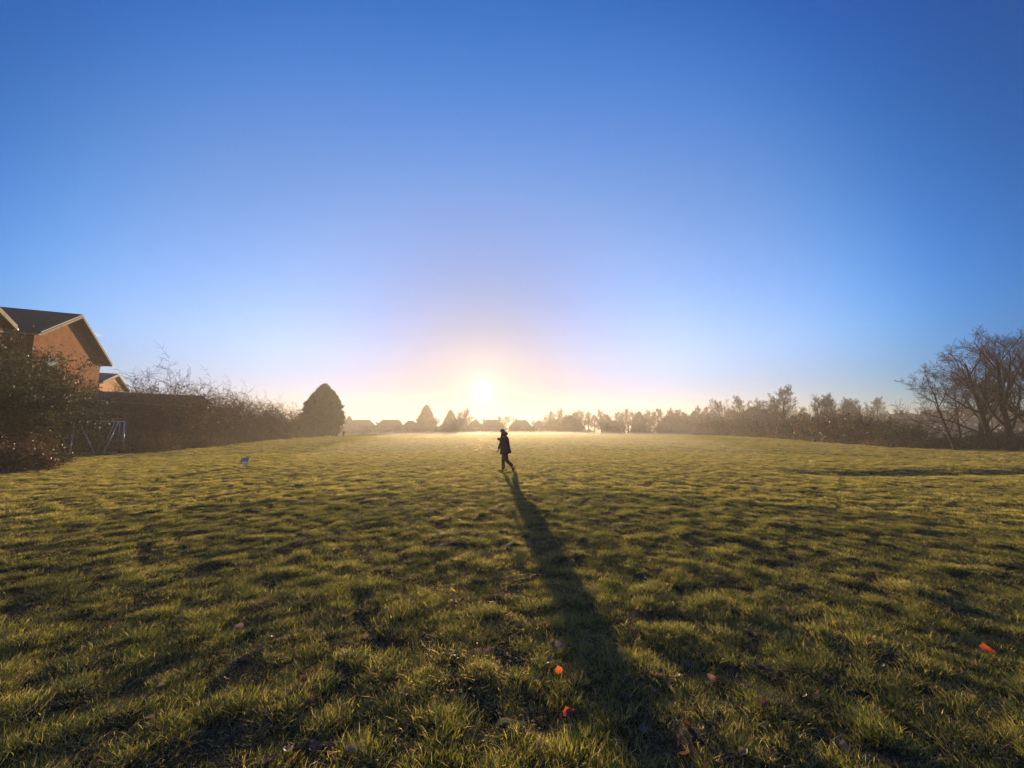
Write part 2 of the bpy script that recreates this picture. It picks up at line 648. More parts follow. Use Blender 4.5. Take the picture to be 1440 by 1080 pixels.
# ------------------------------------------------------------------ grass
def blade_batch(rng, n, radius, hmin, hmax, wmin, wmax, lean, segs=3, flat=0.0, tint=(0, 1)):
    a = rng.uniform(0, 2 * math.pi, n)
    rad = radius * np.sqrt(rng.uniform(0, 1, n))
    bx, by = rad * np.cos(a), rad * np.sin(a)
    h = rng.uniform(hmin, hmax, n) * (1 - .35 * (rad / radius) ** 2)
    wd = rng.uniform(wmin, wmax, n)
    la = a + rng.normal(0, 1.1, n)          # mostly outwards
    ln = np.abs(rng.normal(lean, lean * .5, n)) * h
    fa = rng.uniform(0, 2 * math.pi, n)     # facing
    fx, fy = np.cos(fa), np.sin(fa)
    V = []
    for s in range(segs + 1):
        t = s / segs
        cx = bx + np.cos(la) * ln * t ** 1.8
        cyy = by + np.sin(la) * ln * t ** 1.8
        cz = h * (t - flat * t * t) - .012 * (1 - t)
        if s < segs:
            ww = wd * .5 * (1 - .55 * t)
            V += [np.stack([cx - fx * ww, cyy - fy * ww, cz], 1), np.stack([cx + fx * ww, cyy + fy * ww, cz], 1)]
        else:
            V += [np.stack([cx, cyy, cz], 1)]
    nv = len(V)
    v = np.stack(V, 1).reshape(-1, 3)
    fs = []
    for s in range(segs - 1):
        fs += [(2 * s, 2 * s + 1, 2 * s + 3), (2 * s, 2 * s + 3, 2 * s + 2)]
    fs += [(2 * segs - 2, 2 * segs - 1, 2 * segs)]
    fs = np.array(fs)
    f = (np.arange(n)[:, None, None] * nv + fs[None]).reshape(-1, 3)
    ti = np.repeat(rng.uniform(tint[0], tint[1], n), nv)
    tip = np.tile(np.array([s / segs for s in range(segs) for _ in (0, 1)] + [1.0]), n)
    return v, f, np.clip(ti * (.45 + .75 * tip) + .16 * (tip - .5), 0, 1)  # frost-pale tips, dark bases: sunlit tops and shade below painted into tint


def join_batches(bs):
    vs, fs, ts = [], [], []
    o = 0
    for v, f, t in bs:
        vs.append(v)
        fs.append(f + o)
        ts.append(t)
        o += len(v)
    return np.vstack(vs), np.vstack(fs), np.concatenate(ts)


def tuft_mesh(name, seed, batches, mat):
    rng = np.random.default_rng(seed)
    v, f, t = join_batches([blade_batch(rng, **b) for b in batches])
    return np_mesh(name, v, f, mat, attrs={'tint': ('POINT', t)})


def scatter(objname, label, sources, pts, rots, scales, idx):
    """one object of turf: points carry instances of a handful of tufts."""
    coll = bpy.data.collections.new(objname + '_tufts')
    for i, me in enumerate(sources):
        so = bpy.data.objects.new('%s_%02d' % (objname, i), me)
        coll.objects.link(so)
    me = bpy.data.meshes.new(objname)
    me.vertices.add(len(pts))
    me.vertices.foreach_set('co', pts.astype(np.float32).ravel())
    a = me.attributes.new('rot', 'FLOAT_VECTOR', 'POINT')
    a.data.foreach_set('vector', rots.astype(np.float32).ravel())
    a = me.attributes.new('scl', 'FLOAT_VECTOR', 'POINT')
    a.data.foreach_set('vector', scales.astype(np.float32).ravel())
    a = me.attributes.new('idx', 'INT', 'POINT')
    a.data.foreach_set('value', idx.astype(np.int32))
    me.update()
    o = link_mesh(objname, me)
    ng = bpy.data.node_groups.new(objname + '_nodes', 'GeometryNodeTree')
    ng.interface.new_socket('Geometry', in_out='INPUT', socket_type='NodeSocketGeometry')
    ng.interface.new_socket('Geometry', in_out='OUTPUT', socket_type='NodeSocketGeometry')
    gi = ng.nodes.new('NodeGroupInput')
    go = ng.nodes.new('NodeGroupOutput')
    ci = ng.nodes.new('GeometryNodeCollectionInfo')
    ci.inputs['Collection'].default_value = coll
    ci.inputs['Separate Children'].default_value = True
    ci.inputs['Reset Children'].default_value = True
    ip = ng.nodes.new('GeometryNodeInstanceOnPoints')
    ip.inputs['Pick Instance'].default_value = True

    def na(nm, dt):
        n = ng.nodes.new('GeometryNodeInputNamedAttribute')
        n.data_type = dt
        n.inputs['Name'].default_value = nm
        return n.outputs[0]
    ng.links.new(gi.outputs[0], ip.inputs['Points'])
    ng.links.new(ci.outputs[0], ip.inputs['Instance'])
    ng.links.new(na('idx', 'INT'), ip.inputs['Instance Index'])
    ng.links.new(na('rot', 'FLOAT_VECTOR'), ip.inputs['Rotation'])
    ng.links.new(na('scl', 'FLOAT_VECTOR'), ip.inputs['Scale'])
    ng.links.new(ip.outputs[0], go.inputs[0])
    md = o.modifiers.new('tufts', 'NODES')
    md.node_group = ng
    tagp(o, label, 'grass', None, 'stuff')
    return o


def ring_points(rng, r0, r1, dens, half=R(64)):
    area = half * (r1 * r1 - r0 * r0)
    n = int(area * dens)
    r = np.sqrt(rng.uniform(r0 * r0, r1 * r1, n))
    a = rng.uniform(-half, half, n)
    return r * np.sin(a), r * np.cos(a)


def build_grass():
    rng = np.random.default_rng(11)
    B = dict
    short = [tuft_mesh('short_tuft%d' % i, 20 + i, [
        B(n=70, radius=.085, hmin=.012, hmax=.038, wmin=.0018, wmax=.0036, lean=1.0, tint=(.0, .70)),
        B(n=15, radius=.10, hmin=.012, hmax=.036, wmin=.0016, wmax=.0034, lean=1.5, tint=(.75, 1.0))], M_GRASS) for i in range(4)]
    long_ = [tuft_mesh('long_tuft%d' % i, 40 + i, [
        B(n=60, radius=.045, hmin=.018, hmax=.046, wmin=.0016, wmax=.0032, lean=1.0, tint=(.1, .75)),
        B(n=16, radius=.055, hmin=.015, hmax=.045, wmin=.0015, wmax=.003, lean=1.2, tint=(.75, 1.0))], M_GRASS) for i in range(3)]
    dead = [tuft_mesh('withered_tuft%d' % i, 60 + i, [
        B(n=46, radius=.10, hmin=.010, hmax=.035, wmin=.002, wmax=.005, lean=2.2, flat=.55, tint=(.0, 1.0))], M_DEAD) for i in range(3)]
    mid = [tuft_mesh('sward%d' % i, 80 + i, [  # mid and far tints paler than near: sun glow painted in with frost
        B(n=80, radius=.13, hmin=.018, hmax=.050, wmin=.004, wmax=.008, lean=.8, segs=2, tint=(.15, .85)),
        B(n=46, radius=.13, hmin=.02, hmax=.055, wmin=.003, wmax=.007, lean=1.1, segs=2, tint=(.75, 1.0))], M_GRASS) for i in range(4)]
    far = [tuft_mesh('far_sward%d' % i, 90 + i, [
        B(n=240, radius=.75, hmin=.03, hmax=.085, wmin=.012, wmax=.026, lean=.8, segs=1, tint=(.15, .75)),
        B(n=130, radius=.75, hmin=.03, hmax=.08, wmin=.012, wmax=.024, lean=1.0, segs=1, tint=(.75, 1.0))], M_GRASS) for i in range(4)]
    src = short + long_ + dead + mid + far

    def block(r0, r1, dens, lo, hi, smin, smax, keep=None, tall=None):
        x, y = ring_points(rng, r0, r1, dens)
        if keep is not None:
            k = keep(x, y)
            x, y = x[k], y[k]
        n = len(x)
        z = height(x, y)
        s = rng.uniform(smin, smax, n)
        sz = s * (tall(x, y) if tall else 1)
        idx = rng.integers(lo, hi, n)
        rot = np.stack([rng.normal(0, .12, n), rng.normal(0, .12, n), rng.uniform(0, 6.283, n)], 1)
        return np.stack([x, y, z], 1), rot, np.stack([s, s, sz], 1), idx

    def lush(x, y):
        return .06 * vnoise(x, y, 1.3, 32) + .30 * vnoise(x, y, .30, 33) + .64 * vnoise(x, y, .115, 34)

    def tall(x, y):
        return .25 + 1.7 * lush(x, y) ** 1.3

    blocks = []
    grow = lambda x, y: lush(x, y) + rng.uniform(-.08, .08, len(x)) > .46
    clump = lambda x, y: lush(x, y) + rng.uniform(-.1, .1, len(x)) > .62
    bare = lambda x, y: lush(x, y) + rng.uniform(-.12, .12, len(x)) < .60
    low = lambda x, y: .30 + .45 * vnoise(x, y, .2, 37)
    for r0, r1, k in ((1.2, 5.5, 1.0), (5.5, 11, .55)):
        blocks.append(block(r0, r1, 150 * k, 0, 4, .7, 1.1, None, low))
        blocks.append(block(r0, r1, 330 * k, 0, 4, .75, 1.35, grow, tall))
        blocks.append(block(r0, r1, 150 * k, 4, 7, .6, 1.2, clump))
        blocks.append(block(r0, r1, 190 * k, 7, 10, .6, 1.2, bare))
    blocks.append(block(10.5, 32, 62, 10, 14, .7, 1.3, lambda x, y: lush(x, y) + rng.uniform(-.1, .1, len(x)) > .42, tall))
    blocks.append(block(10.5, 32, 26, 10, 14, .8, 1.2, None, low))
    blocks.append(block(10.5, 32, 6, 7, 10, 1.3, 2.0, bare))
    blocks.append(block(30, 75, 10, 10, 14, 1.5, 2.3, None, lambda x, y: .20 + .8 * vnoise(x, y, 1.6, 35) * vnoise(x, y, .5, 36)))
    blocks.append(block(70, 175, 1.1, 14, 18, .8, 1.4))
    P, Ro, S, I = [np.concatenate(q) for q in zip(*blocks)]
    # keep the turf off the added misty-field sheet
    k = np.hypot((P[:, 0] - 63) / 14, (P[:, 1] - 60) / 12) > 1.0
    P, Ro, S, I = P[k], Ro[k], S[k], I[k]
    print('tufts', len(P))
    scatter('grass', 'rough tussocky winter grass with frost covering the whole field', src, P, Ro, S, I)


build_grass()


# ------------------------------------------------------------------ glossy sheet added for the pale misty field
def build_misty_sheet():
    m, t = new_mat('misty_field_sheet')
    p = N(t, 'ShaderNodeBsdfPrincipled')
    p.inputs['Base Color'].default_value = (.03, .04, .045, 1)
    p.inputs['Roughness'].default_value = .12
    o = N(t, 'ShaderNodeOutputMaterial')
    t.links.new(p.outputs[0], o.inputs[0])
    mb = MB()
    mb.v = [(63 + 17 * math.cos(a), 60 + 14.5 * math.sin(a), -.30) for a in np.linspace(0, 2 * math.pi, 49)[:-1]]
    mb.f = [tuple(range(48))]
    tagp(mb.build('misty_field_sheet', m), 'glossy sheet added for the pale misty field beyond the scrub at the right', None, None, 'structure')


build_misty_sheet()


# ------------------------------------------------------------------ bare trees
def rand_perp(d, rnd):
    v = Vector((rnd.gauss(0, 1), rnd.gauss(0, 1), rnd.gauss(0, 1)))
    v = v - d * v.dot(d)
    return v.normalized()


def bare_tree(seed, H=10.0, spread=.5, clear=.22, limbs=9, sub=(7, 6, 5), lean=Vector((0, 0, 0)), r0=None, twig_r=.006, gnarl=.18, up=.10, limb_angle=(35, 70)):
    """returns (trunk MB, crown MB); H metres tall from z = 0."""
    rnd = random.Random(seed)
    T, K = MB(), MB()
    r0 = r0 or H * .022

    def path(p, d, L, n, wander, rise):
        pts = [p.copy()]
        d = d.copy()
        for _ in range(n):
            d = (d + rand_perp(d, rnd) * wander + Vector((0, 0, rise))).normalized()
            pts.append(pts[-1] + d * (L / n))
        return pts

    def grow(p, d, L, r, level):
        if level == 0:
            pts = path(p, d, L, 9, gnarl * .45, .05)
        else:
            n = (0, 6, 5, 4, 3)[level] if level < 5 else 2
            pts = path(p, d, L, n, gnarl * (1, 1.1, 1.3, 1.4, 1.5)[min(level, 4)], up * (1, 1, .9, .6, .3)[min(level, 4)])
        n = len(pts) - 1
        rr = [r * (1 - .72 * i / n) for i in range(n + 1)]
        if level == 0:
            rr[0] = r * 1.45
        sides = (9, 6, 4, 3, 3)[min(level, 4)]
        (T if level <= 1 else K).tube(pts, rr, sides, cap=(level == 0))
        if level >= 1 + len(sub):
            return
        cnt = limbs if level == 0 else sub[level - 1]
        for c in range(cnt):
            f = (clear + (1 - clear) * (c + rnd.random()) / cnt) if level == 0 else (.18 + .82 * (c + rnd.random() * .9) / cnt)
            f = min(f, .995)
            k = min(int(f * n), n - 1)
            q = pts[k].lerp(pts[k + 1], f * n - k)
            t = (pts[k + 1] - pts[k]).normalized()
            lo, hi = limb_angle if level == 0 else (28, 62)
            a = R(rnd.uniform(lo, hi)) * (1.15 - .5 * f if level == 0 else 1)
            pd = rand_perp(t, rnd)
            if level == 0:
                az = c * 2.4 + rnd.uniform(-.5, .5)
                pd = Vector((math.cos(az), math.sin(az), 0))
                pd = (pd - t * pd.dot(t)).normalized()
            nd = (t * math.cos(a) + pd * math.sin(a)).normalized()
            if level == 0:
                LL = H * spread * (1.0 - .55 * ((f - clear) / (1 - clear)) ** 1.3) * rnd.uniform(.8, 1.15)
            else:
                LL = L * rnd.uniform(.42, .66) * (1.15 - .5 * f)
            nr = max(twig_r, (r * (1 - .72 * f)) * rnd.uniform(.45, .65))
            if level >= len(sub):
                nr = twig_r
            grow(q, nd, LL, nr, level + 1)
    d0 = (Vector((0, 0, 1)) + lean).normalized()
    grow(Vector((0, 0, -.15)), d0, H * .80, r0, 0)
    return T, K


def tree_meshes(name, *a, **k):
    T, K = bare_tree(*a, **k)
    return T.mesh(name + '_trunk', M_BARK, True), K.mesh(name + '_crown', M_TWIG)


def place_tree(name, meshes, x, y, rz, s, label, cat='tree', group=None, sz=None, names=('trunk', 'crown')):
    o = empty(name, (x, y, hz(x, y)), rz)
    o.scale = (s, s, sz or s)
    for n, me in zip(names, meshes):
        c_ = link_mesh(n, me, o)
        if n in ('twigs', 'leaves', 'stems', 'crown'):
            c_['kind'] = 'stuff'
    tagp(o, label, cat, group)
    return o


BIG = [tree_meshes('oak_a', 3, H=11, spread=.50, clear=.16, limbs=12, sub=(8, 7, 5), r0=.32, twig_r=.011, gnarl=.13, up=.14),
       tree_meshes('oak_b', 8, H=11, spread=.46, clear=.14, limbs=11, sub=(8, 6, 5), r0=.28, twig_r=.011, limb_angle=(25, 55))]
FARX = [tree_meshes('misty_a', 41, H=14, spread=.46, clear=.16, limbs=12, sub=(7, 6, 5), r0=.40, twig_r=.047),
        tree_meshes('misty_b', 43, H=14, spread=.38, clear=.18, limbs=11, sub=(7, 6, 5), r0=.36, twig_r=.055, limb_angle=(22, 50)),
        tree_meshes('misty_c', 45, H=13, spread=.52, clear=.14, limbs=12, sub=(7, 6, 5), r0=.40, twig_r=.047)]
LEAN = tree_meshes('leaning', 15, H=8.5, spread=.50, clear=.22, limbs=10, sub=(7, 6, 6), r0=.13, twig_r=.010, lean=Vector((-.38, 0, 0)))
FAR = [tree_meshes('far_a', 31, H=14, spread=.42, clear=.20, limbs=12, sub=(8, 7, 6), r0=.34, twig_r=.030),
       tree_meshes('far_b', 33, H=14, spread=.36, clear=.22, limbs=11, sub=(8, 7, 5), r0=.30, twig_r=.030, limb_angle=(22, 50)),
       tree_meshes('far_c', 35, H=14, spread=.50, clear=.18, limbs=11, sub=(8, 7, 5), r0=.34, twig_r=.030)]


# dense evergreens --------------------------------------------------
def conifer_meshes(name, seed, H=13.5, W=9.6, n=15000, shape='egg', size=.20):
    rng = np.random.default_rng(seed)
    # profile radius against height
    t = rng.beta(1.15, 1.5, n)
    a = rng.uniform(0, 2 * math.pi, n)
    if shape == 'egg':
        prof = np.clip(1 - np.clip((t - .25) / .75, 0, 1) ** 1.9, 0, 1) ** .80 * np.where(t < .25, .72 + 1.12 * t, 1)
    else:
        prof = (1 - t ** 1.5) ** .8 * np.minimum(1, .7 + t * 2)
    lobes = (.80 + .42 * vnoise(a * 3.5, t * H / W * 9, 1.0, seed)) + .10 * np.sin(a * 5 + t * 9 + seed) + .08 * np.sin(a * 9 - t * 23) + .06 * np.sin(t * 60 + a * 3)
    rad = W / 2 * prof * lobes * (1 - .55 * rng.uniform(0, 1, n) ** 2.5)
    rad = rad * (1 + np.abs(rng.normal(0, .06, n))) * (1 - .30 * np.clip((t - .75) / .25, 0, 1) ** 1.5)
    z = .03 * H + t * .97 * H + rng.normal(0, .12, n)
    c = np.stack([rad * np.cos(a), rad * np.sin(a), z], 1)
    out = np.stack([np.cos(a), np.sin(a), rng.uniform(.1, 1.1, n)], 1)
    out += rng.normal(0, .45, (n, 3))
    out /= np.linalg.norm(out, axis=1)[:, None]
    sd_ = rng.normal(0, 1, (n, 3))
    sd_ -= out * (sd_ * out).sum(1)[:, None]
    sd_ /= np.linalg.norm(sd_, axis=1)[:, None]
    L = rng.uniform(.8, 2.0, n)[:, None] * size * 2.0
    Wd = rng.uniform(.5, 1.0, n)[:, None] * size
    v = np.stack([c - out * L * .3 - sd_ * Wd * .3, c - sd_ * Wd + out * L * .1, c + out * L, c + sd_ * Wd + out * L * .1], 1).reshape(-1, 3)
    f = np.arange(4 * n).reshape(-1, 4)
    tint = np.repeat(rng.uniform(0, 1, n) ** 1.3, 4)
    me = np_mesh(name + '_crown', v, f, M_CONIFER, attrs={'tint': ('POINT', tint)})
    mb = MB()
    mb.tube([(0, 0, -.2), (0, 0, H * .4), (0, 0, H * .9)], [H * .028, H * .018, .03], 8)
    return mb.mesh(name + '_trunk', M_BARK, True), me


CON_A = conifer_meshes('cypress', 5, n=22000, W=8.4)
CON_B = conifer_meshes('spruce', 6, H=14, W=9.0, n=6000, shape='cone', size=.30)
CON_C = conifer_meshes('yew', 7, H=9, W=10, n=5000, shape='egg', size=.30)


# scrub -------------------------------------------------------------
def shrub_meshes(name, seed, H, W, stems=14, leaves=6000, leaf_lo=0.0, leaf_hi=.8, leaf_size=.05, leafmat=None, twigmat=None, sub=(6, 5, 5), twig_r=.012, depth=None, flop=.35, splay=.40):
    rnd = random.Random(seed)
    rng = np.random.default_rng(seed)
    T, K = MB(), MB()
    ends = []

    def grow(p, d, L, r, level):
        n = (6, 4, 3, 2)[min(level, 3)]
        pts = [p]
        dd = d
        for i in range(n):
            dd = (dd + rand_perp(dd, rnd) * (.22 if level else .14) + Vector((0, 0, (.06 if level else -.05 * flop * i)))).normalized()
            pts.append(pts[-1] + dd * (L / n))
        (T if level == 0 else K).tube(pts, [r * (1 - .75 * i / n) for i in range(n + 1)], (5, 3, 3, 3)[min(level, 3)], cap=False)
        ends.extend(pts[1:])
        if level >= len(sub):
            return
        for c in range(sub[level]):
            f = .15 + .85 * (c + rnd.random()) / sub[level]
            f = min(.99, f)
            k = min(int(f * n), n - 1)
            q = pts[k].lerp(pts[k + 1], f * n - k)
            t = (pts[k + 1] - pts[k]).normalized()
            a = R(rnd.uniform(25, 70))
            nd = (t * math.cos(a) + rand_perp(t, rnd) * math.sin(a)).normalized()
            grow(q, nd, L * rnd.uniform(.32, .55), max(twig_r, r * .5 * (1 - .6 * f)), level + 1)
    for s in range(stems):
        a = rnd.uniform(0, 6.283)
        rr = rnd.random() ** .5
        bx, by = W * .36 * rr * math.cos(a), (depth or W) * .36 * rr * math.sin(a)
        ta = a + rnd.uniform(-.7, .7)
        d = Vector((math.cos(ta) * (.12 + splay * rr), math.sin(ta) * (.12 + splay * rr), 1)).normalized()
        h = H * rnd.uniform(.62, 1.0) * (1 - .30 * rr)
        grow(Vector((bx, by, -.1)), d, h, H * .0085, 0)
    me_t, me_k = T.mesh(name + '_stems', twigmat or M_TWIG, False), K.mesh(name + '_twigs', twigmat or M_TWIG)
    out = [me_t, me_k]
    if leaves:
        E = np.array([tuple(p) for p in ends])
        k = rng.integers(0, len(E), leaves * 3)
        c = E[k] + rng.normal(0, .09, (len(k), 3))
        u = rng.uniform(0, 1, len(k))
        zz = c[:, 2] / H
        keep = (zz > leaf_lo) & (zz < leaf_hi) & (u < 1.1 - zz / max(.01, leaf_hi)) & (c[:, 2] > .02)
        c = c[keep][:leaves * 2 // 3]
        # a skirt of low growth
        n2 = leaves // 3
        a = rng.uniform(0, 6.283, n2)
        rr = np.sqrt(rng.uniform(0, 1, n2))
        sk = np.stack([W * .5 * rr * np.cos(a), (depth or W) * .5 * rr * np.sin(a), np.abs(rng.normal(0, H * .13, n2)) * (1.1 - .6 * rr)], 1)
        c = np.vstack([c, sk])
        n = len(c)
        d = rng.normal(0, 1, (n, 3))
        d /= np.linalg.norm(d, axis=1)[:, None]
        e = rng.normal(0, 1, (n, 3))
        e -= d * (e * d).sum(1)[:, None]
        e /= np.linalg.norm(e, axis=1)[:, None]
        L = rng.uniform(.5, 1.3, n)[:, None] * leaf_size
        v = np.stack([c - d * L, c - e * L * .5, c + d * L, c + e * L * .5], 1).reshape(-1, 3)
        f = np.arange(4 * n).reshape(-1, 4)
        tint = np.repeat(rng.uniform(0, 1, n), 4)
        out.append(np_mesh(name + '_leaves', v, f, leafmat or M_LEAF_BROWN, attrs={'tint': ('POINT', tint)}))
    return out


SN = ('stems', 'twigs', 'leaves')
SCRUB = [shrub_meshes('thicket_a', 1, 6.6, 6.5, 17, 9000, sub=(7, 6, 5), twigmat=M_TWIG_RED, leaf_hi=.75, leaf_size=.075),
         shrub_meshes('thicket_b', 2, 6.2, 6.0, 16, 9000, sub=(7, 6, 5), twigmat=M_TWIG, leaf_hi=.8, leaf_size=.075),
         shrub_meshes('thicket_c', 4, 5.6, 6.4, 13, 11000, twigmat=M_TWIG_RED, leafmat=M_LEAF_DARK, leaf_hi=.85, leaf_size=.07)]
DARKBUSH = [shrub_meshes('laurel_a', 5, 5.2, 5.0, 16, 62000, leafmat=M_LEAF_DARK, leaf_hi=1.25, leaf_size=.058, splay=.2),
            shrub_meshes('laurel_b', 6, 4.6, 4.4, 16, 52000, leafmat=M_LEAF_DARK, leaf_hi=1.25, leaf_size=.055, splay=.2)]
BRAMBLE = [shrub_meshes('bramble_a', 7, 1.7, 3.4, 26, 7000, leaf_hi=1.2, leaf_size=.06, sub=(5, 4), flop=1.5, twigmat=M_TWIG_RED),
           shrub_meshes('bramble_b', 9, 1.5, 3.0, 26, 7000, leaf_hi=1.2, leaf_size=.055, leafmat=M_LEAF_DARK, sub=(5, 4), flop=1.5)]
FARBUSH = [shrub_meshes('farbush_a', 10, 4.2, 7.5, 16, 5000, leaf_hi=1.1, leaf_size=.16, leafmat=M_LEAF_DARK, sub=(5, 5, 3), twig_r=.014),
           shrub_meshes('farbush_b', 12, 4.6, 7.0, 16, 5000, leaf_hi=1.0, leaf_size=.15, leafmat=M_LEAF_BROWN, sub=(5, 5, 3), twig_r=.014)]

# --- dark bushes at the left edge ---------------------------------
DB = [(-85, 17.0, 0, 1.2, 0.3, 'tall dark leafy bush at the very left edge of the grass'),
      (-56, 18.6, 1, 1.28, 1.2, 'dark leafy bush in front of the brick house, second along from the picture edge'),
      (-8, 20.8, 1, .72, 2.1, 'dark bush below the small window of the brick house'),
      (2, 24.5, 0, .88, 4.4, 'dark ivy covered bush hiding the foot of the brick gable'),
      (-66, 22.5, 0, 1.50, 5.0, 'dark bush standing tall under the valley between the two brick roofs')]
DB.append((84, 30.2, 1, .92, 2.7, 'dark bush against the brick gable just left of the goal'))
DB.append((116, 33.0, 1, .90, 3.3, 'dark bush behind the goal on the far side of the tall fence'))
for px, Y, k, s, rz, lab in DB:
    place_tree('evergreen_bush', DARKBUSH[k], gx(px, Y), Y, rz, s, lab, 'bush', 'dark evergreen bushes by the brick house', names=SN)
BR = [(-5, 15.6, 0, 1.0, 'low bramble at the foot of the tall dark bush on the picture edge'),
      (25, 16.8, 1, .9, 'low bramble spilling onto the grass, second from the picture edge'),
      (48, 19.6, 0, .8, 'brown bramble just in front of the white goal frame'),
      (72, 23.2, 1, .7, 'green bramble hiding the left foot of the white goal'),
      (200, 30.5, 0, 1.1, 'brown bramble right of the goal below the second tall fence post'),
      (228, 33.5, 1, 1.1, 'bramble with withered leaves below the highest bare branches of the hedge'),
      (262, 37.5, 0, 1.2, 'bramble skirting the long hedge behind the small white dog')]
for i, (px, Y, k, s, lab) in enumerate(BR):
    place_tree('bramble', BRAMBLE[k], gx(px, Y), Y, i * 1.7, s, lab, 'bush', 'brambles along the foot of the hedge', names=SN)

# --- the long unkempt hedge ---------------------------------------
HB = [(208, 36.0, 0, 1.02, 'tall leafless thorn bush just right of the goal, twigs over the shed roof'),
      (226, 37.5, 1, 1.0, 'leafless hedge bush standing behind the mid rail of the tall fence'),
      (250, 38.5, 0, 1.24, 'highest bush of the long hedge, bare twigs sticking up against the sky'),
      (268, 42.0, 2, 1.10, 'hedge bush next after the highest, with dark ivy in its lower half'),
      (290, 44.5, 1, 1.0, 'hedge bush at the far corner of the dark shed roof'),
      (306, 48.5, 0, 1.15, 'reddish hedge bush straight above and left of the small white dog'),
      (322, 52.0, 2, 1.18, 'hedge bush with dark ivy, the third thicket beyond the shed roof'),
      (340, 55.5, 1, .95, 'reddish brown hedge bush directly behind the small white dog'),
      (356, 59.5, 0, 1.12, 'hedge bush just right of the dog with a rounded twiggy top'),
      (372, 64.0, 2, 1.20, 'ivy clad hedge bush about midway between the dog and the big cypress'),
      (388, 68.5, 1, 1.12, 'third hedge bush before the big cypress'),
      (402, 74.0, 0, 1.02, 'second hedge bush before the big cypress, fading into haze'),
      (417, 80.0, 2, .98, 'last and lowest hedge bush against the side of the big cypress'),
      (212, 42.0, 2, 1.15, 'bush behind the hedge whose twigs show above the middle of the shed roof'),
      (334, 62.0, 0, 1.25, 'bare bush in the back row of the hedge behind the dog')]
for i, (px, Y, k, s, lab) in enumerate(HB):
    place_tree('hedge_bush', SCRUB[k], gx(px, Y), Y, i * 2.1, s, lab, 'bush', 'bushes of the long overgrown hedge', names=SN)

# --- the big cypress and its foot ----------------------------------
place_tree('cypress_tree', CON_A, gx(453, 100), 100, .4, 1.0, 'big dense egg shaped evergreen tree at the end of the hedge')
place_tree('bush', FARBUSH[1], gx(430, 92), 92, .4, .85, 'low hazy bush at the near foot of the big cypress', 'bush', names=SN)

# --- right side -----------------------------------------------------
place_tree('bare_oak', BIG[0], gx(1421, 33), 33, .6, .93, 'tallest bare oak at the right edge with a thick forked trunk')
place_tree('bare_oak', BIG[1], gx(1392, 35), 35, 2.2, .92, 'bare oak left of the tallest, many stems fanning towards the sky')
place_tree('bare_oak', BIG[1], gx(1376, 38), 38, 4.0, .84, 'slender bare oak behind the fanning one with limbs arching left')
place_tree('bare_oak', BIG[0], gx(1462, 36), 36, 3.4, .98, 'bare oak reaching in from outside the right edge')
place_tree('leaning_tree', LEAN, gx(1341, 34), 34, 0, .88, 'small bare tree leaning left out of the clump of oaks')
place_tree('leaning_tree', LEAN, gx(1352, 39), 39, .5, .86, 'second small leaning tree close behind the first, seen through its twigs')
RB = [(1296, 37.5, 1, .62, 'low rusty bush on the near side of the gap with pale misty ground'),
      (1330, 38, 0, 1.0, 'bramble under the leaning tree'),
      (1362, 37, 1, 1.2, 'dark bramble between the leaning tree and the oak trunks'),
      (1400, 38.5, 0, 1.3, 'bramble behind the trunks of the two big oaks'),
      (1440, 37, 1, 1.2, 'bramble at the right picture edge behind the tallest oak')]
for i, (px, Y, k, s, lab) in enumerate(RB):
    place_tree('bramble', BRAMBLE[k], gx(px, Y), Y, i * 1.3, s, lab, 'bush', 'brambles under the oaks', names=SN)
RS = [(1270, 41, 0, .62, 'last scrub bush before the gap with pale misty ground'),
      (1248, 44, 1, .70, 'scrub bush with straw coloured foot, second left of the gap'),
      (1226, 48, 0, .84, 'dark scrub bush third left of the gap'),
      (1202, 52, 1, .98, 'scrub bush below the rounded bare crowns on the right'),
      (1182, 57, 0, 1.12, 'big dark scrub bush in the middle of the right hand thicket'),
      (1158, 63, 1, 1.16, 'scrub bush below the second bare tree left of the thicket'),
      (1136, 70, 0, 1.15, 'scrub bush between the two standing bare trees'),
      (1112, 78, 1, 1.2, 'scrub bush at the foot of the tall round crowned bare tree'),
      (1086, 88, 0, 1.25, 'hazy scrub bush just left of the tall round crowned bare tree'),
      (1058, 100, 1, 1.35, 'hazy scrub bush below the dense dark clump'),
      (1028, 114, 0, 1.4, 'misty scrub bush second from the left end of the thicket'),
      (996, 130, 1, 1.45, 'misty scrub bush at the left end of the right hand thicket')]
for i, (px, Y, k, s, lab) in enumerate(RS):
    place_tree('scrub_bush', FARBUSH[k], gx(px, Y), Y, i * 1.9, s, lab, 'bush', 'scrub bushes along the right of the field', names=SN)
RT = [(1100, 98, 0, .93, 'tall round crowned bare tree standing alone above the right hand scrub'),
      (1084, 112, 1, .82, 'bare tree half hidden left behind the round crowned one'),
      (1146, 92, 2, .74, 'wide bare tree just right of the round crowned one'),
      (1168, 96, 1, .78, 'narrow bare tree beside the wide one above the scrub'),
      (1192, 120, 0, .78, 'small hazy bare tree above the middle of the thicket'),
      (1214, 130, 2, .92, 'pale bare tree, left of the pair above the dark scrub'),
      (1236, 140, 0, .98, 'pale bare tree, right of the pair above the dark scrub'),
      (1258, 165, 1, .85, 'faint bare tree above the last scrub bush'),
      (1062, 150, 1, 1.05, 'bare tree in the dense dark clump, its right side'),
      (1044, 158, 0, 1.12, 'bare tree in the middle of the dense dark clump'),
      (1020, 166, 2, 1.14, 'bare tree with a broad top at the left of the dense dark clump')]
for i, (px, Y, k, s, lab) in enumerate(RT):
    place_tree('bare_tree', FAR[k], gx(px, Y), Y, i * 1.1, s, lab, 'tree', names=('trunk', 'crown'))
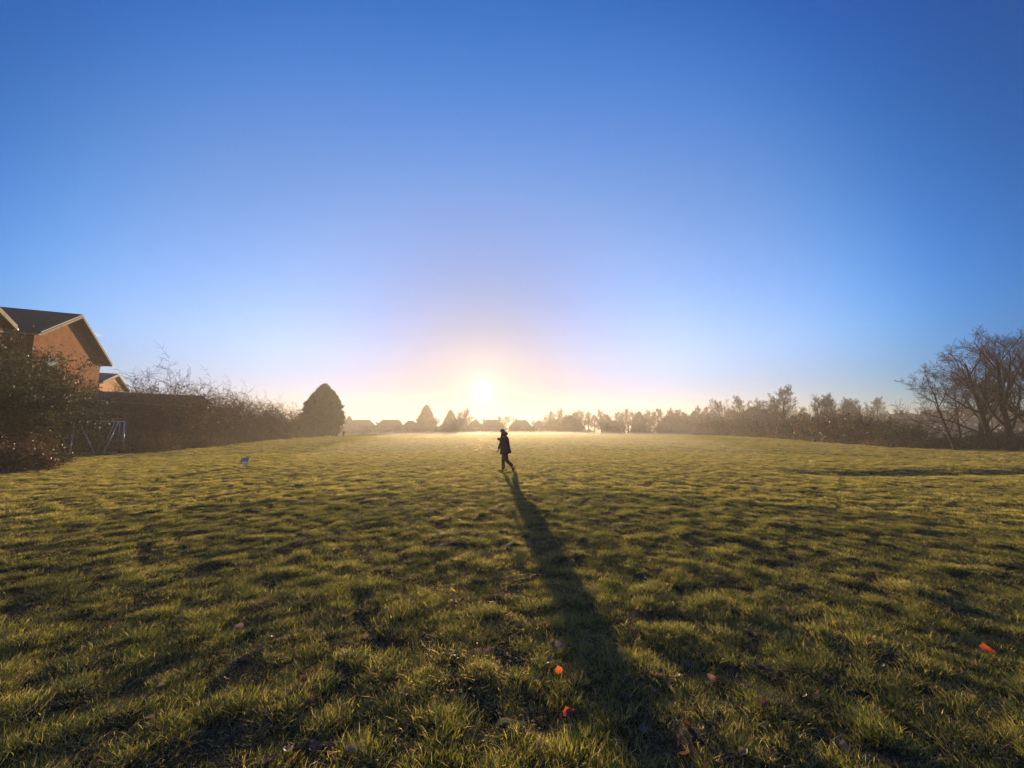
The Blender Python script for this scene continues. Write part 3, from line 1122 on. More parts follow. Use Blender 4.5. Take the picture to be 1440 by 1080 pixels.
place_tree('yew_tree', CON_C, gx(1064, 145), 145, 1, 1.12, 'dark round evergreen in the clump left of the tall bare tree')

# --- far side of the field ------------------------------------------
ORD = 'first second third fourth fifth sixth seventh eighth ninth tenth eleventh twelfth thirteenth fourteenth fifteenth sixteenth seventeenth eighteenth nineteenth twentieth twenty-first twenty-second twenty-third twenty-fourth twenty-fifth'.split()
FT = [(776, 262, 0, 1.08), (788, 255, 1, 1.12), (803, 266, 2, 1.15), (816, 258, 0, 1.1), (828, 270, 1, 1.06), (845, 262, 1, 1.1), (858, 255, 2, 1.02),
      (870, 268, 0, 1.08), (884, 250, 0, 1.14), (899, 262, 2, 1.1), (914, 246, 1, 1.04), (927, 240, 0, 1.12), (944, 252, 1, 1.14),
      (958, 238, 0, 1.08), (970, 232, 2, 1.0), (984, 226, 1, 1.12), (998, 218, 0, 1.10)]
for i, (px, Y, k, s) in enumerate(FT):
    place_tree('bare_tree', FARX[k], gx(px, Y), Y, i * 2.3, s * 1.12, 'bare tree in the misty row on the far side, %s from its left end' % ORD[i], 'tree', 'misty row of bare trees on the far side')
FB = [(770, 292, 2, 1.1), (795, 296, 0, 1.15), (812, 290, 1, 1.2), (836, 298, 2, 1.25), (852, 290, 0, 1.15), (877, 296, 1, 1.2), (892, 288, 2, 1.2),
      (907, 292, 0, 1.2), (921, 285, 1, 1.2), (936, 280, 2, 1.2), (951, 275, 0, 1.2), (976, 270, 1, 1.15), (990, 262, 2, 1.15), (1006, 250, 0, 1.1)]
for i, (px, Y, k, s) in enumerate(FB):
    place_tree('bare_tree', FARX[k], gx(px, Y), Y, i * 1.9 + .7, s, 'faint bare tree in the back row behind the misty row, %s from its left end' % ORD[i], 'tree', 'faint back row of bare trees on the far side')
FL = [(702, 300, 1, .95, 'faint thin bare tree just right of the sun above the roofs'),
      (712, 310, 0, .98, 'faint bare tree directly above the walker'),
      (727, 305, 2, .94, 'broad faint bare tree right above the walker'),
      (669, 300, 0, .82, 'faint small bare tree under the sun'),
      (681, 312, 1, .84, 'faint small bare tree just right below the sun'),
      (750, 300, 0, .75, 'small faint bare tree between the walker and the long row'),
      (763, 290, 2, .8, 'small faint bare tree at the left end of the long row'),
      (656, 280, 1, 1.25, 'tall bare tree beside the second evergreen left of the sun'),
      (648, 288, 0, 1.15, 'bare tree squeezed between the two peaks left of the sun'),
      (614, 290, 0, .85, 'low bare tree between the two pointed evergreens'),
      (562, 285, 0, .72, 'low bare tree over the second hipped roof from the left'),
      (533, 280, 2, .68, 'low bare tree between the two leftmost far roofs')]
for i, (px, Y, k, s, lab) in enumerate(FL):
    place_tree('bare_tree', FARX[k], gx(px, Y), Y, i * 1.3, s * 1.12, lab, 'tree')
FC = [(599, 262, CON_B, 1.42, 'tallest pointed evergreen on the far side, left of the sun'),
      (633, 262, CON_B, 1.18, 'second pointed evergreen on the far side, nearer the sun'),
      (490, 250, CON_B, .86, 'tiny pointed evergreen just right of the big cypress'),
      (802, 250, CON_C, 1.35, 'dark evergreen mound at the left of the misty tree row'),
      (900, 236, CON_B, 1.02, 'pointed evergreen in the middle of the misty tree row'),
      (941, 225, CON_C, 1.22, 'round evergreen mound under the misty tree row'),
      (956, 222, CON_C, 1.05, 'lower round evergreen just right of the mound under the misty row')]
for i, (px, Y, k, s, lab) in enumerate(FC):
    place_tree('evergreen_tree', k, gx(px, Y), Y, i * 1.1, s, lab, 'tree')
FH = [(a, b) for a, b in zip(range(480, 1010, 22), [250 + 8 * math.sin(q * 1.7) - (max(0, q - 14)) * 3.5 for q in range(25)])]
for i, (px, Y) in enumerate(FH):
    place_tree('garden_bush', FARBUSH[i % 2], gx(px, Y), Y, i * 2.7, .95 + 1.05 * ((i * 37) % 10) / 10, 'low hazy bush along the far side of the field, %s right of the big cypress' % ORD[i], 'bush',
               'garden bushes along the far side', names=SN)


def far_wood():
    """distant woods behind the misty patch and right of the field, one misty mass"""
    rng = np.random.default_rng(77)
    n = 26000
    az = rng.uniform(R(22), R(62), n)
    rr = rng.uniform(250, 300, n)
    h = 9 + 5 * vnoise(az * 200, az * 0, 7, 4) + 3 * vnoise(az * 200, az * 0, 2.0, 5)
    z = -1.6 + h * rng.uniform(0, 1, n) ** .8
    c = np.stack([rr * np.sin(az), rr * np.cos(az), z], 1)
    d = rng.normal(0, 1, (n, 3))
    d /= np.linalg.norm(d, axis=1)[:, None]
    e = np.cross(d, rng.normal(0, 1, (n, 3)))
    e /= np.linalg.norm(e, axis=1)[:, None]
    L = rng.uniform(.5, 1.3, n)[:, None]
    v = np.stack([c - d * L, c - e * L * .35, c + d * L, c + e * L * .35], 1).reshape(-1, 3)
    me = np_mesh('far_wood', v, np.arange(4 * n).reshape(-1, 4), M_CONIFER, attrs={'tint': ('POINT', np.repeat(rng.uniform(0, 1, n), 4))})
    tagp(link_mesh('far_wood', me), 'bluish wood far beyond the misty patch on the right', 'wood', None, 'stuff')


far_wood()


# ------------------------------------------------------------------ houses
def gable_house(name, P1, P2, z_left, z_apex, z_right, tA, L, label, brick, window=None, over=.35, ground_z=0.0):
    """gable wall from P1 to P2 (facing the field), ridge running back by L metres."""
    P1, P2 = Vector((P1[0], P1[1], 0)), Vector((P2[0], P2[1], 0))
    u = (P2 - P1)
    Wd = u.length
    u.normalize()
    ang_ = math.atan2(u.y, u.x)
    o = empty(name, (P1.x, P1.y, ground_z), ang_)
    # local: x along the gable, y to the left of u; the house lies on +y when the field is on the right of u
    xa = tA * Wd
    th = .22
    m = MB()
    m.prism([(0, 0, -.5), (Wd, 0, -.5), (Wd, 0, z_right), (xa, 0, z_apex), (0, 0, z_left)], (0, L, 0))
    m.build('wall', brick, o)
    # roof slopes with overhang
    sl = (z_apex - z_left) / xa
    sr = (z_apex - z_right) / (Wd - xa)
    m = MB()
    g = .03
    a = (-over, -over, z_left - sl * over + g)
    m.prism([(-over, -over, z_left - sl * over + g), (xa, -over, z_apex + g), (xa, -over, z_apex + g + th), (-over, -over, z_left - sl * over + g + th)], (0, L + 2 * over, 0))
    m.prism([(xa, -over, z_apex + g), (Wd + over, -over, z_right - sr * over + g), (Wd + over, -over, z_right - sr * over + g + th), (xa, -over, z_apex + g + th)], (0, L + 2 * over, 0))
    rf = m.build('roof', M_ROOF, o)
    # barge boards along both rakes
    for (x0, z0, x1, z1) in ((-over, z_left - sl * over, xa, z_apex), (xa, z_apex, Wd + over, z_right - sr * over)):
        m = MB()
        m.prism([(x0, -over - .03, z0 - .06), (x1, -over - .03, z1 - .06), (x1, -over - .03, z1 + .12), (x0, -over - .03, z0 + .12)], (0, .03, 0))
        m.build('barge_board', M_TRIM, o)
    # soffit under the rakes
    m = MB()
    for (x0, z0, x1, z1) in ((-over + .02, z_left - sl * over - .02, xa, z_apex - .02), (xa, z_apex - .02, Wd + over - .02, z_right - sr * over - .02)):
        m.prism([(x0, -over + .004, z0), (x1, -over + .004, z1), (x1, -over + .004, z1 + .04), (x0, -over + .004, z0 + .04)], (0, over - .01, 0))
    m.build('soffit', M_SOFFIT, o)
    # gutters along the eaves
    for x0, z0 in ((-over - .06, z_left - sl * over + .02), (Wd + over + .06, z_right - sr * over + .02)):
        m = MB()
        m.tube([(x0, -over, z0), (x0, L + over, z0)], .06, 8)
        m.build('gutter', M_STEEL, o)
    m = MB()
    m.tube([(Wd + .09, .12, -.3), (Wd + .09, .12, z_right - .2), (Wd + over, .12, z_right - sr * over)], .04, 8)
    m.build('drainpipe', M_STEEL, o)
    if window:
        for (wx, wz, ww, wh) in window:
            m = MB()
            e = .045
            m.box((wx, -.05, wz), (wx + e, .03, wz + wh))
            m.box((wx + ww - e, -.05, wz), (wx + ww, .03, wz + wh))
            m.box((wx + e, -.049, wz), (wx + ww - e, .03, wz + e))
            m.box((wx + e, -.049, wz + wh - e), (wx + ww - e, .03, wz + wh))
            m.box((wx + ww * .5 - .025, -.045, wz + e), (wx + ww * .5 + .025, .03, wz + wh - e))
            wn = m.build('window', M_TRIM, o)
            m = MB()
            m.box((wx + e, -.03, wz + e), (wx + ww - e, -.015, wz + wh - e))
            m.build('pane', M_GLASS, wn)
            m = MB()
            m.box((wx - .08, -.12, wz - .09), (wx + ww + .08, .0, wz - .01))
            m.build('sill', M_TRIM, wn)
    tagp(o, label, 'house', 'brick houses on the left')
    return o


D1 = 27.0
A1 = at(49, 468, D1)
A2 = at(141, 515, D1 * 1.31)
tA = .44
AY = D1 + (A2.y - A1.y) * tA
AP = at(100, 445, AY)
W_ = (Vector((A2.x, A2.y)) - Vector((A1.x, A1.y))).length
zl, zr, za = A1.z + .1, at(148, 508, A2.y).z, AP.z
HW = [(W_ * .17, at(70, 524, D1 * 1.07).z, 1.35, at(70, 502, D1 * 1.07).z - at(70, 524, D1 * 1.07).z)]
gable_house('brick_house', A1, A2, zl, za, zr, tA, 14, 'brown brick house with dark roof, white edged gable and one small window', M_BRICK, HW, over=.6)
# nearer neighbour, mostly outside the picture
B2 = at(3, 463, 22.0)
ud = (Vector((A2.x, A2.y, 0)) - Vector((A1.x, A1.y, 0))).normalized()
B1 = Vector((B2.x, B2.y, 0)) - ud * 7.0
gable_house('brick_house', B1, B2, B2.z + .3, B2.z + 1.8, B2.z + .3, .5, 9, 'brick house whose gable just reaches in at the left picture edge', M_BRICK, None, over=.4)
# small one further back
c1 = at(140, 538, 44)
c2 = at(176, 549, 53)
capx = at(159, 527.5, 48)
gable_house('brick_house', c1, c2, c1.z, capx.z, c2.z, .48, 9, 'small pale brick house behind the dark shed roof', M_BRICK2, None, over=.4)


def shed():
    a = at(128, 551.5, 38.0)
    b = at(300, 553.0, 44.0)
    u = Vector((b.x - a.x, b.y - a.y, 0))
    L = u.length
    o = empty('long_shed', (a.x, a.y, 0), math.atan2(u.y, u.x))
    z = a.z
    m = MB()
    m.prism([(0, -2.6, z - 1.0), (L, -2.6, z - 1.0), (L - .9, 0, z), (0, 0, z)], (0, .03, .12))
    m.prism([(0, 5.2, z - 1.6), (0, .02, z + .02), (L - .9, .02, z + .02), (L, 5.2, z - 1.6)], (0, 0, .12))
    m.build('roof', M_SHED, o)
    m = MB()
    m.box((.2, -2.3, -.3), (L - .2, 5.0, z - 1.0))
    m.build('wall', M_SHEDW, o)
    m = MB()
    m.box((.15, -2.72, z - 1.12), (L - .1, -2.62, z - .98))
    m.build('gutter', M_STEEL, o)
    tagp(o, 'long low shed with a dark grey roof behind the tall fence', 'shed')


shed()


# tall fence by the goal ---------------------------------------------
def fence():
    px = [54, 98, 142, 185, 228, 271]
    Y = [26.0, 28.4, 31.0, 33.7, 36.5, 39.3]
    P = [Vector((gx(a, b), b, 0)) for a, b in zip(px, Y)]
    o = empty('tall_fence', P[2])
    off = P[2]
    H = 4.05
    for i, p in enumerate(P):
        q = p - off
        m = MB()
        h = H + (.25 if i in (2, 3) else 0)
        m.box((q.x - .07, q.y - .07, -.3), (q.x + .07, q.y + .07, h))
        pm = m.build('post', M_GREENSTEEL, o)
    for i in range(len(P) - 1):
        a, b = P[i] - off, P[i + 1] - off
        d = (b - a).normalized()
        for z, mm in ((4.0, M_STEEL), (3.05, M_STEEL), (1.1, M_GREENSTEEL)):
            m = MB()
            m.tube([a + d * .09 + Vector((.08, 0, z)), b - d * .09 + Vector((.08, 0, z))], .028, 6)
            m.build('rail', mm, o)
        m = MB()
        n = int((b - a).length / .13)
        for k in range(1, n):
            c = a.lerp(b, k / n)
            m.tube([c + Vector((0, 0, .05)), c + Vector((0, 0, 3.98))], .014, 4, cap=False)
        tagp(m.build('bars', M_GREENSTEEL, o), None, None, None, 'stuff')
    tagp(o, 'tall dark metal fence with pale rails behind the goal', 'fence')


fence()


# goal ---------------------------------------------------------------
def goal():
    a0 = ground_at(102.5, 637.5)
    a0 = Vector((gx(102, 27.2), 27.2, 0))
    b0 = Vector((gx(175.5, 29.6), 29.6, 0))
    c0 = Vector((gx(167, 30.4), 30.4, 0))
    o = empty('football_goal', a0)
    zt = at(101, 590.5, 27.2).z
    zb = at(173, 594, 29.6).z
    zt = (zt + zb) / 2
    T = Vector((0, 0, zt))
    a1, b1, c1_ = a0 + T, Vector((gx(173, 29.6), 29.6, zt)), Vector((gx(167, 30.4), 30.4, zt - .12))
    r = .05

    def part(name, p, q, rad=r):
        m = MB()
        m.tube([p - a0, q - a0], rad, 8)
        m.build(name, M_WHITE, o, True)
    part('post', a0 - Vector((0, 0, .05)), a1)
    part('post', b0 - Vector((0, 0, .05)), b1)
    part('crossbar', a1, b1, .042)
    part('back_post', c0 - Vector((0, 0, .05)), c1_, .026)
    la = Vector((gx(136, 27.9), 27.9, .0))
    part('brace', a1.lerp(b1, .09), la, .030)
    lb = Vector((gx(149, 27.9), 27.9, .03))
    lc = Vector((gx(146, 29.4), 29.4, .0))
    part('brace', a1.lerp(b1, .88), lb, .026)
    part('brace', a1.lerp(b1, .80), lc, .022)
    part('ground_bar', lb, Vector((gx(168, 28.4), 28.4, .03)), .026)
    tagp(o, 'small white tubular football goal without a net by the hedge', 'goal')


goal()


# far houses -----------------------------------------------------------
def hip_house(x, y, w, d, eave, ridge, rz, label, chim=True):
    z0 = hz(x, y)
    o = empty('far_house', (x, y, z0), rz)
    m = MB()
    m.box((-w / 2, -d / 2, -.5), (w / 2, d / 2, eave))
    m.build('wall', M_BRICK2, o)
    e = .5
    hr = max(.5, w / 2 - d / 2 * .9)
    m = MB()
    vs = [(-w / 2 - e, -d / 2 - e, eave + .01), (w / 2 + e, -d / 2 - e, eave + .01), (w / 2 + e, d / 2 + e, eave + .01), (-w / 2 - e, d / 2 + e, eave + .01),
          (-hr, 0, ridge), (hr, 0, ridge)]
    m.add(vs, [(3, 2, 1, 0), (0, 1, 5, 4), (1, 2, 5), (2, 3, 4, 5), (3, 0, 4)])
    rf = m.build('roof', M_ROOF, o)
    if chim:
        m = MB()
        m.box((hr * .5 - .4, -.35, ridge - .8), (hr * .5 + .4, .35, ridge + .9))
        m.build('chimney', M_BRICK, rf)
    for k in (-1, 1):
        for zz in (.9, 3.4):
            if zz + 1.2 > eave:
                continue
            m = MB()
            m.box((k * w * .25 - .7, -d / 2 - .04, zz), (k * w * .25 + .7, -d / 2 + .02, zz + 1.2))
            wn = m.build('window', M_TRIM, o)
            m = MB()
            m.box((k * w * .25 - .6, -d / 2 - .06, zz + .1), (k * w * .25 + .6, -d / 2 - .041, zz + 1.1))
            m.build('pane', M_GLASS, wn)
    m = MB()
    m.box((-.5, -d / 2 - .05, -.05), (.5, -d / 2 + .02, 2.0))
    m.build('door', M_SHEDW, o)
    tagp(o, label, 'house', 'hazy houses along the far side')
    return o


HS = [(508, 272, 19, 9.4, 'leftmost hazy house on the far side, with a broad hipped roof', 0),
      (548, 275, 19, 9.6, 'second hazy house with a hipped roof, left of the pointed evergreens', 0),
      (577, 290, 12, 9.2, 'narrow hazy house just left of the tallest pointed evergreen', 0),
      (640, 272, 20, 9.8, 'hazy house behind the second pointed evergreen', 0),
      (668, 285, 12, 9.0, 'narrow hazy house right under the sun', 1),
      (692, 280, 17, 9.6, 'broad hazy roof just left behind the walker', 1),
      (733, 285, 16, 9.4, 'hazy roof just right behind the walker', 1),
      (757, 290, 10, 9.0, 'small hazy roof, second to the right of the walker', 0),
      (778, 275, 14, 9.6, 'hazy roof at the left end of the misty row of bare trees', 0),
      (862, 268, 13, 8.8, 'hazy roof among the misty row of bare trees', 0)]
for i, (px, Y, wd, rh, lab, ch) in enumerate(HS):
    hip_house(gx(px, Y), Y, wd, 9, 5.2 + .0 * i, rh + 1.2, .06 * math.sin(i * 3), lab, chim=bool(ch))


# ------------------------------------------------------------------ figures
def skin_body(name, joints, bones, mat, parent=None, root=0, sub=1):
    """joints: list of (co, rx, ry)"""
    me = bpy.data.meshes.new(name)
    me.from_pydata([j[0] for j in joints], bones, [])
    me.update()
    o = link_mesh(name, me, parent)
    md = o.modifiers.new('skin', 'SKIN')
    md.use_smooth_shade = True
    for i, sv in enumerate(me.skin_vertices[0].data):
        sv.radius = (joints[i][1], joints[i][2])
        sv.use_root = (i == root)
    if sub:
        s = o.modifiers.new('sub', 'SUBSURF')
        s.levels = s.render_levels = sub
    me.materials.append(mat)
    # bake so every figure is plain mesh data
    dg = bpy.context.evaluated_depsgraph_get()
    ev = o.evaluated_get(dg)
    nm = bpy.data.meshes.new_from_object(ev, depsgraph=dg)
    nm.name = name
    o.modifiers.clear()
    o.data = nm
    if not nm.materials:
        nm.materials.append(mat)
    return o


M_COAT = simple_mat('coat_cloth', (.034, .024, .019), .85, .3, 14, .2)
M_TROUSER = simple_mat('trouser_cloth', (.028, .022, .020), .9, .3, 14)
M_SKIN = simple_mat('skin', (.42, .24, .17), .55, .06, 10)
M_HAIR = simple_mat('hair', (.03, .02, .014), .7, .3, 20)
M_BOOT = simple_mat('boot_leather', (.016, .013, .012), .95, .3, 10, spec=0.0)
M_SCARF = simple_mat('bag_cloth', (.05, .035, .03), .9, .3, 10)
M_FUR = simple_mat('white_fur', (.75, .75, .78), .95, .25, 30, .4)
M_FURD = simple_mat('grey_fur', (.10, .10, .11), .95, .25, 30, .4)
M_RED = simple_mat('red_collar', (.3, .03, .03), .6, .1, 10)


def ellip(name, c, r, mat, parent, rot=(0, 0, 0), seg=16, rings=10, squash=None):
    v, f = [], []
    E = Euler(rot).to_matrix()
    for i in range(rings + 1):
        th = math.pi * i / rings
        for j in range(seg):
            ph = 2 * math.pi * j / seg
            p = Vector((r[0] * math.sin(th) * math.cos(ph), r[1] * math.sin(th) * math.sin(ph), r[2] * math.cos(th)))
            if squash:
                p = squash(p)
            v.append(E @ p + Vector(c))
    for i in range(rings):
        for j in range(seg):
            j2 = (j + 1) % seg
            f.append((i * seg + j, (i + 1) * seg + j, (i + 1) * seg + j2, i * seg + j2))
    m = MB()
    m.v, m.f = [tuple(p) for p in v], f
    return m.build(name, mat, parent, True)


def walker():
    """walks towards -x; local origin under the body."""
    Y = 15.7
    x = gx(709.5, Y)
    o = empty('person', (x, Y, hz(x, Y, True)))
    # one continuous body: pelvis, spine, neck, head, arms with fingers, legs, feet
    J = []
    Bn = []

    def j(co, rx, ry=None, parent=None):
        J.append((co, rx, ry or rx))
        if parent is not None:
            Bn.append((parent, len(J) - 1))
        return len(J) - 1
    pel = j((.02, 0, .90), .12, .145)
    wst = j((.015, 0, 1.06), .11, .14, pel)
    che = j((-.01, 0, 1.25), .12, .165, wst)
    upc = j((-.02, 0, 1.38), .095, .13, che)
    nk = j((-.045, 0, 1.47), .052, .052, upc)
    h1 = j((-.075, 0, 1.555), .078, .070, nk)
    h2 = j((-.085, 0, 1.635), .080, .070, h1)
    # near arm (towards the camera, -y): hangs slightly forward
    s1 = j((-.03, -.19, 1.38), .058, .058, upc)
    e1 = j((-.16, -.235, 1.12), .042, .042, s1)
    w1 = j((-.235, -.24, .90), .028, .032, e1)
    p1 = j((-.265, -.24, .83), .022, .040, w1)
    for k, (dy, L) in enumerate(((-.030, .062), (-.010, .070), (.010, .066), (.030, .052))):
        a = j((-.275, -.24 + dy, .79), .009, .009, p1)
        b = j((-.270, -.24 + dy, .79 - L * .5), .008, .008, a)
        j((-.255, -.24 + dy * .9, .79 - L), .007, .007, b)
    t1 = j((-.285, -.205, .82), .010, .010, p1)
    j((-.295, -.20, .785), .009, .009, t1)
    # far arm: bent up, hand at the chest in front
    s2 = j((-.03, .19, 1.38), .058, .058, upc)
    e2 = j((-.06, .25, 1.12), .042, .042, s2)
    w2 = j((-.20, .12, 1.27), .028, .030, e2)
    p2 = j((-.235, .08, 1.31), .026, .036, w2)
    for k, (dz, L) in enumerate(((.028, .055), (.010, .062), (-.010, .058), (-.028, .048))):
        a = j((-.262, .055, 1.315 + dz), .009, .009, p2)
        b = j((-.285, .03, 1.315 + dz), .008, .008, a)
        j((-.275, .03 - L * .5, 1.315 + dz * .9), .007, .007, b)
    t2 = j((-.235, .05, 1.355), .010, .010, p2)
    j((-.255, .025, 1.37), .009, .009, t2)
    # legs
    k1 = j((-.055, -.10, .47), .062, .062, j((.0, -.10, .82), .092, .092, pel))
    a1 = j((-.045, -.10, .095), .040, .042, k1)
    f1 = j((-.12, -.10, .045), .035, .042, a1)
    j((-.205, -.10, .035), .026, .040, f1)
    k2 = j((.085, .10, .46), .062, .062, j((.05, .10, .82), .092, .092, pel))
    a2 = j((.350, .10, .205), .040, .042, k2)
    f2 = j((.365, .10, .105), .034, .042, a2)
    j((.325, .10, .035), .024, .040, f2)
    body = skin_body('body', J, Bn, M_SKIN, o, 0, 1)
    # face
    ellip('nose', (-.172, 0, 1.592), (.016, .011, .020), M_SKIN, o)
    # clothing: trousers, coat with sleeves, hood, hat, boots

    def cloth(name, jj, bb, mat, root=0):
        return skin_body(name, jj, bb, mat, o, root, 1)
    cloth('trousers', [((.02, 0, .93), .135, .155), ((.0, -.10, .80), .108, .105), ((-.055, -.10, .47), .082, .080), ((-.045, -.10, .10), .072, .072),
                       ((.05, .10, .80), .108, .105), ((.085, .10, .46), .085, .080), ((.335, .10, .22), .074, .072)],
          [(0, 1), (1, 2), (2, 3), (0, 4), (4, 5), (5, 6)], M_TROUSER)
    # coat: lofted rings
    rings = [(.035, .73, .205, .20), (.045, .80, .205, .20), (.04, .92, .185, .195), (.03, 1.05, .165, .185), (.015, 1.18, .165, .20), (.0, 1.30, .16, .215),
             (-.012, 1.38, .145, .205), (-.03, 1.445, .105, .13), (-.045, 1.49, .085, .09), (-.06, 1.535, .080, .082)]
    m = MB()
    S = 20
    for (cx, z, rx, ry) in rings:
        rx, ry = rx * 1.12, ry * 1.08
        for q in range(S):
            a = 2 * math.pi * q / S
            fold = 1 + (.035 * math.sin(q * 3.1) if z < 1.1 else .012 * math.sin(q * 2.3))
            m.v.append((cx + rx * fold * math.cos(a), ry * fold * math.sin(a), z + (.025 * math.cos(a) if z < .8 else 0)))
    for i in range(len(rings) - 1):
        for q in range(S):
            m.f.append((i * S + q, i * S + (q + 1) % S, (i + 1) * S + (q + 1) % S, (i + 1) * S + q))
    m.f.append(tuple(range(S))[::-1])
    coat = m.build('coat', M_COAT, o, True)
    sl = skin_body('sleeve', [((-.02, -.15, 1.385), .085, .085), ((-.06, -.225, 1.30), .078, .075), ((-.15, -.238, 1.12), .066, .066), ((-.232, -.24, .915), .050, .052)],
                   [(0, 1), (1, 2), (2, 3)], M_COAT, o, 0, 1)
    sl2 = skin_body('sleeve', [((-.02, .15, 1.385), .085, .085), ((-.03, .225, 1.30), .078, .075), ((-.065, .24, 1.13), .066, .066), ((-.19, .13, 1.26), .055, .055)],
                    [(0, 1), (1, 2), (2, 3)], M_COAT, o, 0, 1)
    # hood lying on the back of the neck
    ellip('hood', (.055, 0, 1.525), (.085, .12, .075), M_COAT, o, rot=(0, R(-20), 0))
    # woolly hat and hair
    ellip('hat', (-.080, 0, 1.640), (.094, .086, .084), M_HAIR, o, rot=(0, R(8), 0))
    ellip('hair', (-.045, 0, 1.585), (.085, .088, .085), M_HAIR, o)
    for c, rt in (((-.12, -.10, .048), (0, 0, 0)), ((.362, .10, .118), (0, R(-62), 0))):
        E = Euler(rt).to_matrix()
        m = MB()
        prof = [(.075, .050, .055, .0), (.03, .052, .085, .0), (-.04, .050, .060, .0), (-.10, .050, .034, .0), (-.13, .036, .022, .0)]
        S2 = 10
        for (px_, ry, rz_, _) in prof:
            for q in range(S2):
                a = 2 * math.pi * q / S2
                zz = max(-.045, rz_ * math.sin(a))
                p = E @ Vector((px_, ry * math.cos(a), zz)) + Vector(c)
                m.v.append(tuple(p))
        for i in range(len(prof) - 1):
            for q in range(S2):
                m.f.append((i * S2 + q, i * S2 + (q + 1) % S2, (i + 1) * S2 + (q + 1) % S2, (i + 1) * S2 + q))
        m.f.append(tuple(range(S2))[::-1])
        m.f.append(tuple((len(prof) - 1) * S2 + q for q in range(S2)))
        m.build('boot', M_BOOT, o, True)
    tagp(o, 'person in a dark hooded coat walking left across the frosty field below the sun', 'person')
    # the bundle held at the chest: its own thing
    b = ellip('bundle', (0, 0, 0), (.075, .06, .055), M_SCARF, None, rot=(0, R(15), 0), squash=lambda p: Vector((p.x * (1 + .8 * p.z), p.y, p.z + .1 * p.x)))
    b.location = (x - .225, Y - .02, o.location.z + 1.315)
    tagp(b, 'small dark bundle the walking person holds up in front of the chest', 'bundle')


walker()


def far_person():
    Y = 88.0
    x = gx(483, Y)
    o = empty('person', (x, Y, hz(x, Y)))
    J = [((0, 0, .92), .13, .15), ((0, 0, 1.15), .13, .16), ((0, 0, 1.40), .11, .16), ((0, 0, 1.50), .055, .055), ((0, 0, 1.62), .085, .08),
         ((-.20, 0, 1.38), .06, .06), ((-.26, .02, 1.12), .048, .048), ((-.24, .08, .86), .035, .04),
         ((.20, 0, 1.38), .06, .06), ((.26, .02, 1.12), .048, .048), ((.24, -.06, .86), .035, .04),
         ((-.10, 0, .85), .10, .10), ((-.11, .07, .48), .07, .07), ((-.11, .04, .08), .05, .05), ((-.12, -.10, .04), .04, .05),
         ((.10, 0, .85), .10, .10), ((.11, -.08, .48), .07, .07), ((.11, .02, .08), .05, .05), ((.12, -.14, .04), .04, .05)]
    Bn = [(0, 1), (1, 2), (2, 3), (3, 4), (2, 5), (5, 6), (6, 7), (2, 8), (8, 9), (9, 10), (0, 11), (11, 12), (12, 13), (13, 14), (0, 15), (15, 16), (16, 17), (17, 18)]
    skin_body('body', J, Bn, M_TROUSER, o, 0, 1)
    ellip('hat', (0, 0, 1.66), (.10, .10, .08), M_HAIR, o)
    m = MB()
    rg = [(.24, .20, .72), (.22, .19, 1.0), (.24, .19, 1.3), (.20, .15, 1.43), (.08, .08, 1.5)]
    for rx, ry, z in rg:
        for q in range(12):
            m.v.append((rx * math.cos(q * math.pi / 6), ry * math.sin(q * math.pi / 6), z))
    for i in range(4):
        for q in range(12):
            m.f.append((i * 12 + q, i * 12 + (q + 1) % 12, (i + 1) * 12 + (q + 1) % 12, (i + 1) * 12 + q))
    m.build('coat', M_COAT, o, True)
    tagp(o, 'tiny distant person in dark clothes standing right of the big cypress', 'person')


far_person()


def dog():
    Y = 17.6
    x = gx(348, Y)
    z = hz(x, Y, True)
    # faces away to the right, seen three-quarter from behind; trotting
    o = empty('dog', (x, Y, z + .02), R(62))
    J = []
    Bn = []

    def j(co, rx, ry=None, parent=None):
        J.append((co, rx, ry or rx))
        if parent is not None:
            Bn.append((parent, len(J) - 1))
        return len(J) - 1
    # local: head towards -y (to the camera side), tail +y
    pel = j((0, .17, .315), .082, .075)
    lo = j((0, .06, .315), .080, .075, pel)
    ch = j((0, -.08, .305), .098, .088, lo)
    nk = j((0, -.17, .355), .060, .060, ch)
    hd = j((0, -.235, .405), .058, .055, nk)
    mz = j((0, -.32, .380), .030, .028, hd)
    j((0, -.345, .376), .020, .018, mz)
    for s in (-1, 1):
        sh = j((s * .060, -.10, .245), .036, .036, ch)
        el = j((s * .068, -.085 + .02 * s, .155), .024, .024, sh)
        wr = j((s * .068, -.11 + .06 * s, .070), .017, .017, el)
        j((s * .068, -.13 + .07 * s, .018), .020, .018, wr)
        th = j((s * .058, .19, .245), .042, .048, pel)
        kn = j((s * .066, .135 - .03 * s, .165), .028, .028, th)
        hk = j((s * .066, .215 - .04 * s, .095), .016, .016, kn)
        j((s * .066, .185 - .05 * s, .018), .020, .018, hk)
    t1 = j((0, .27, .365), .018, .018, pel)
    t2 = j((0, .31, .425), .016, .016, t1)
    j((0, .29, .475), .010, .010, t2)
    skin_body('body', J, Bn, M_FUR, o, 0, 1)
    for s in (-1, 1):
        ellip('ear', (s * .052, -.225, .435), (.014, .028, .042), M_FURD, o, rot=(R(10), R(s * -30), 0))
    ellip('saddle_patch', (0, .02, .345), (.086, .11, .05), M_FURD, o)
    m = MB()
    m.tube([(.062 * math.cos(a), -.185 - .015 * math.sin(a), .36 + .062 * math.sin(a)) for a in np.linspace(0, 2 * math.pi, 17)], .008, 6, cap=False)
    m.build('collar', M_RED, o, True)
    tagp(o, 'small white and grey dog out on the grass in front of the hedge', 'dog')


dog()


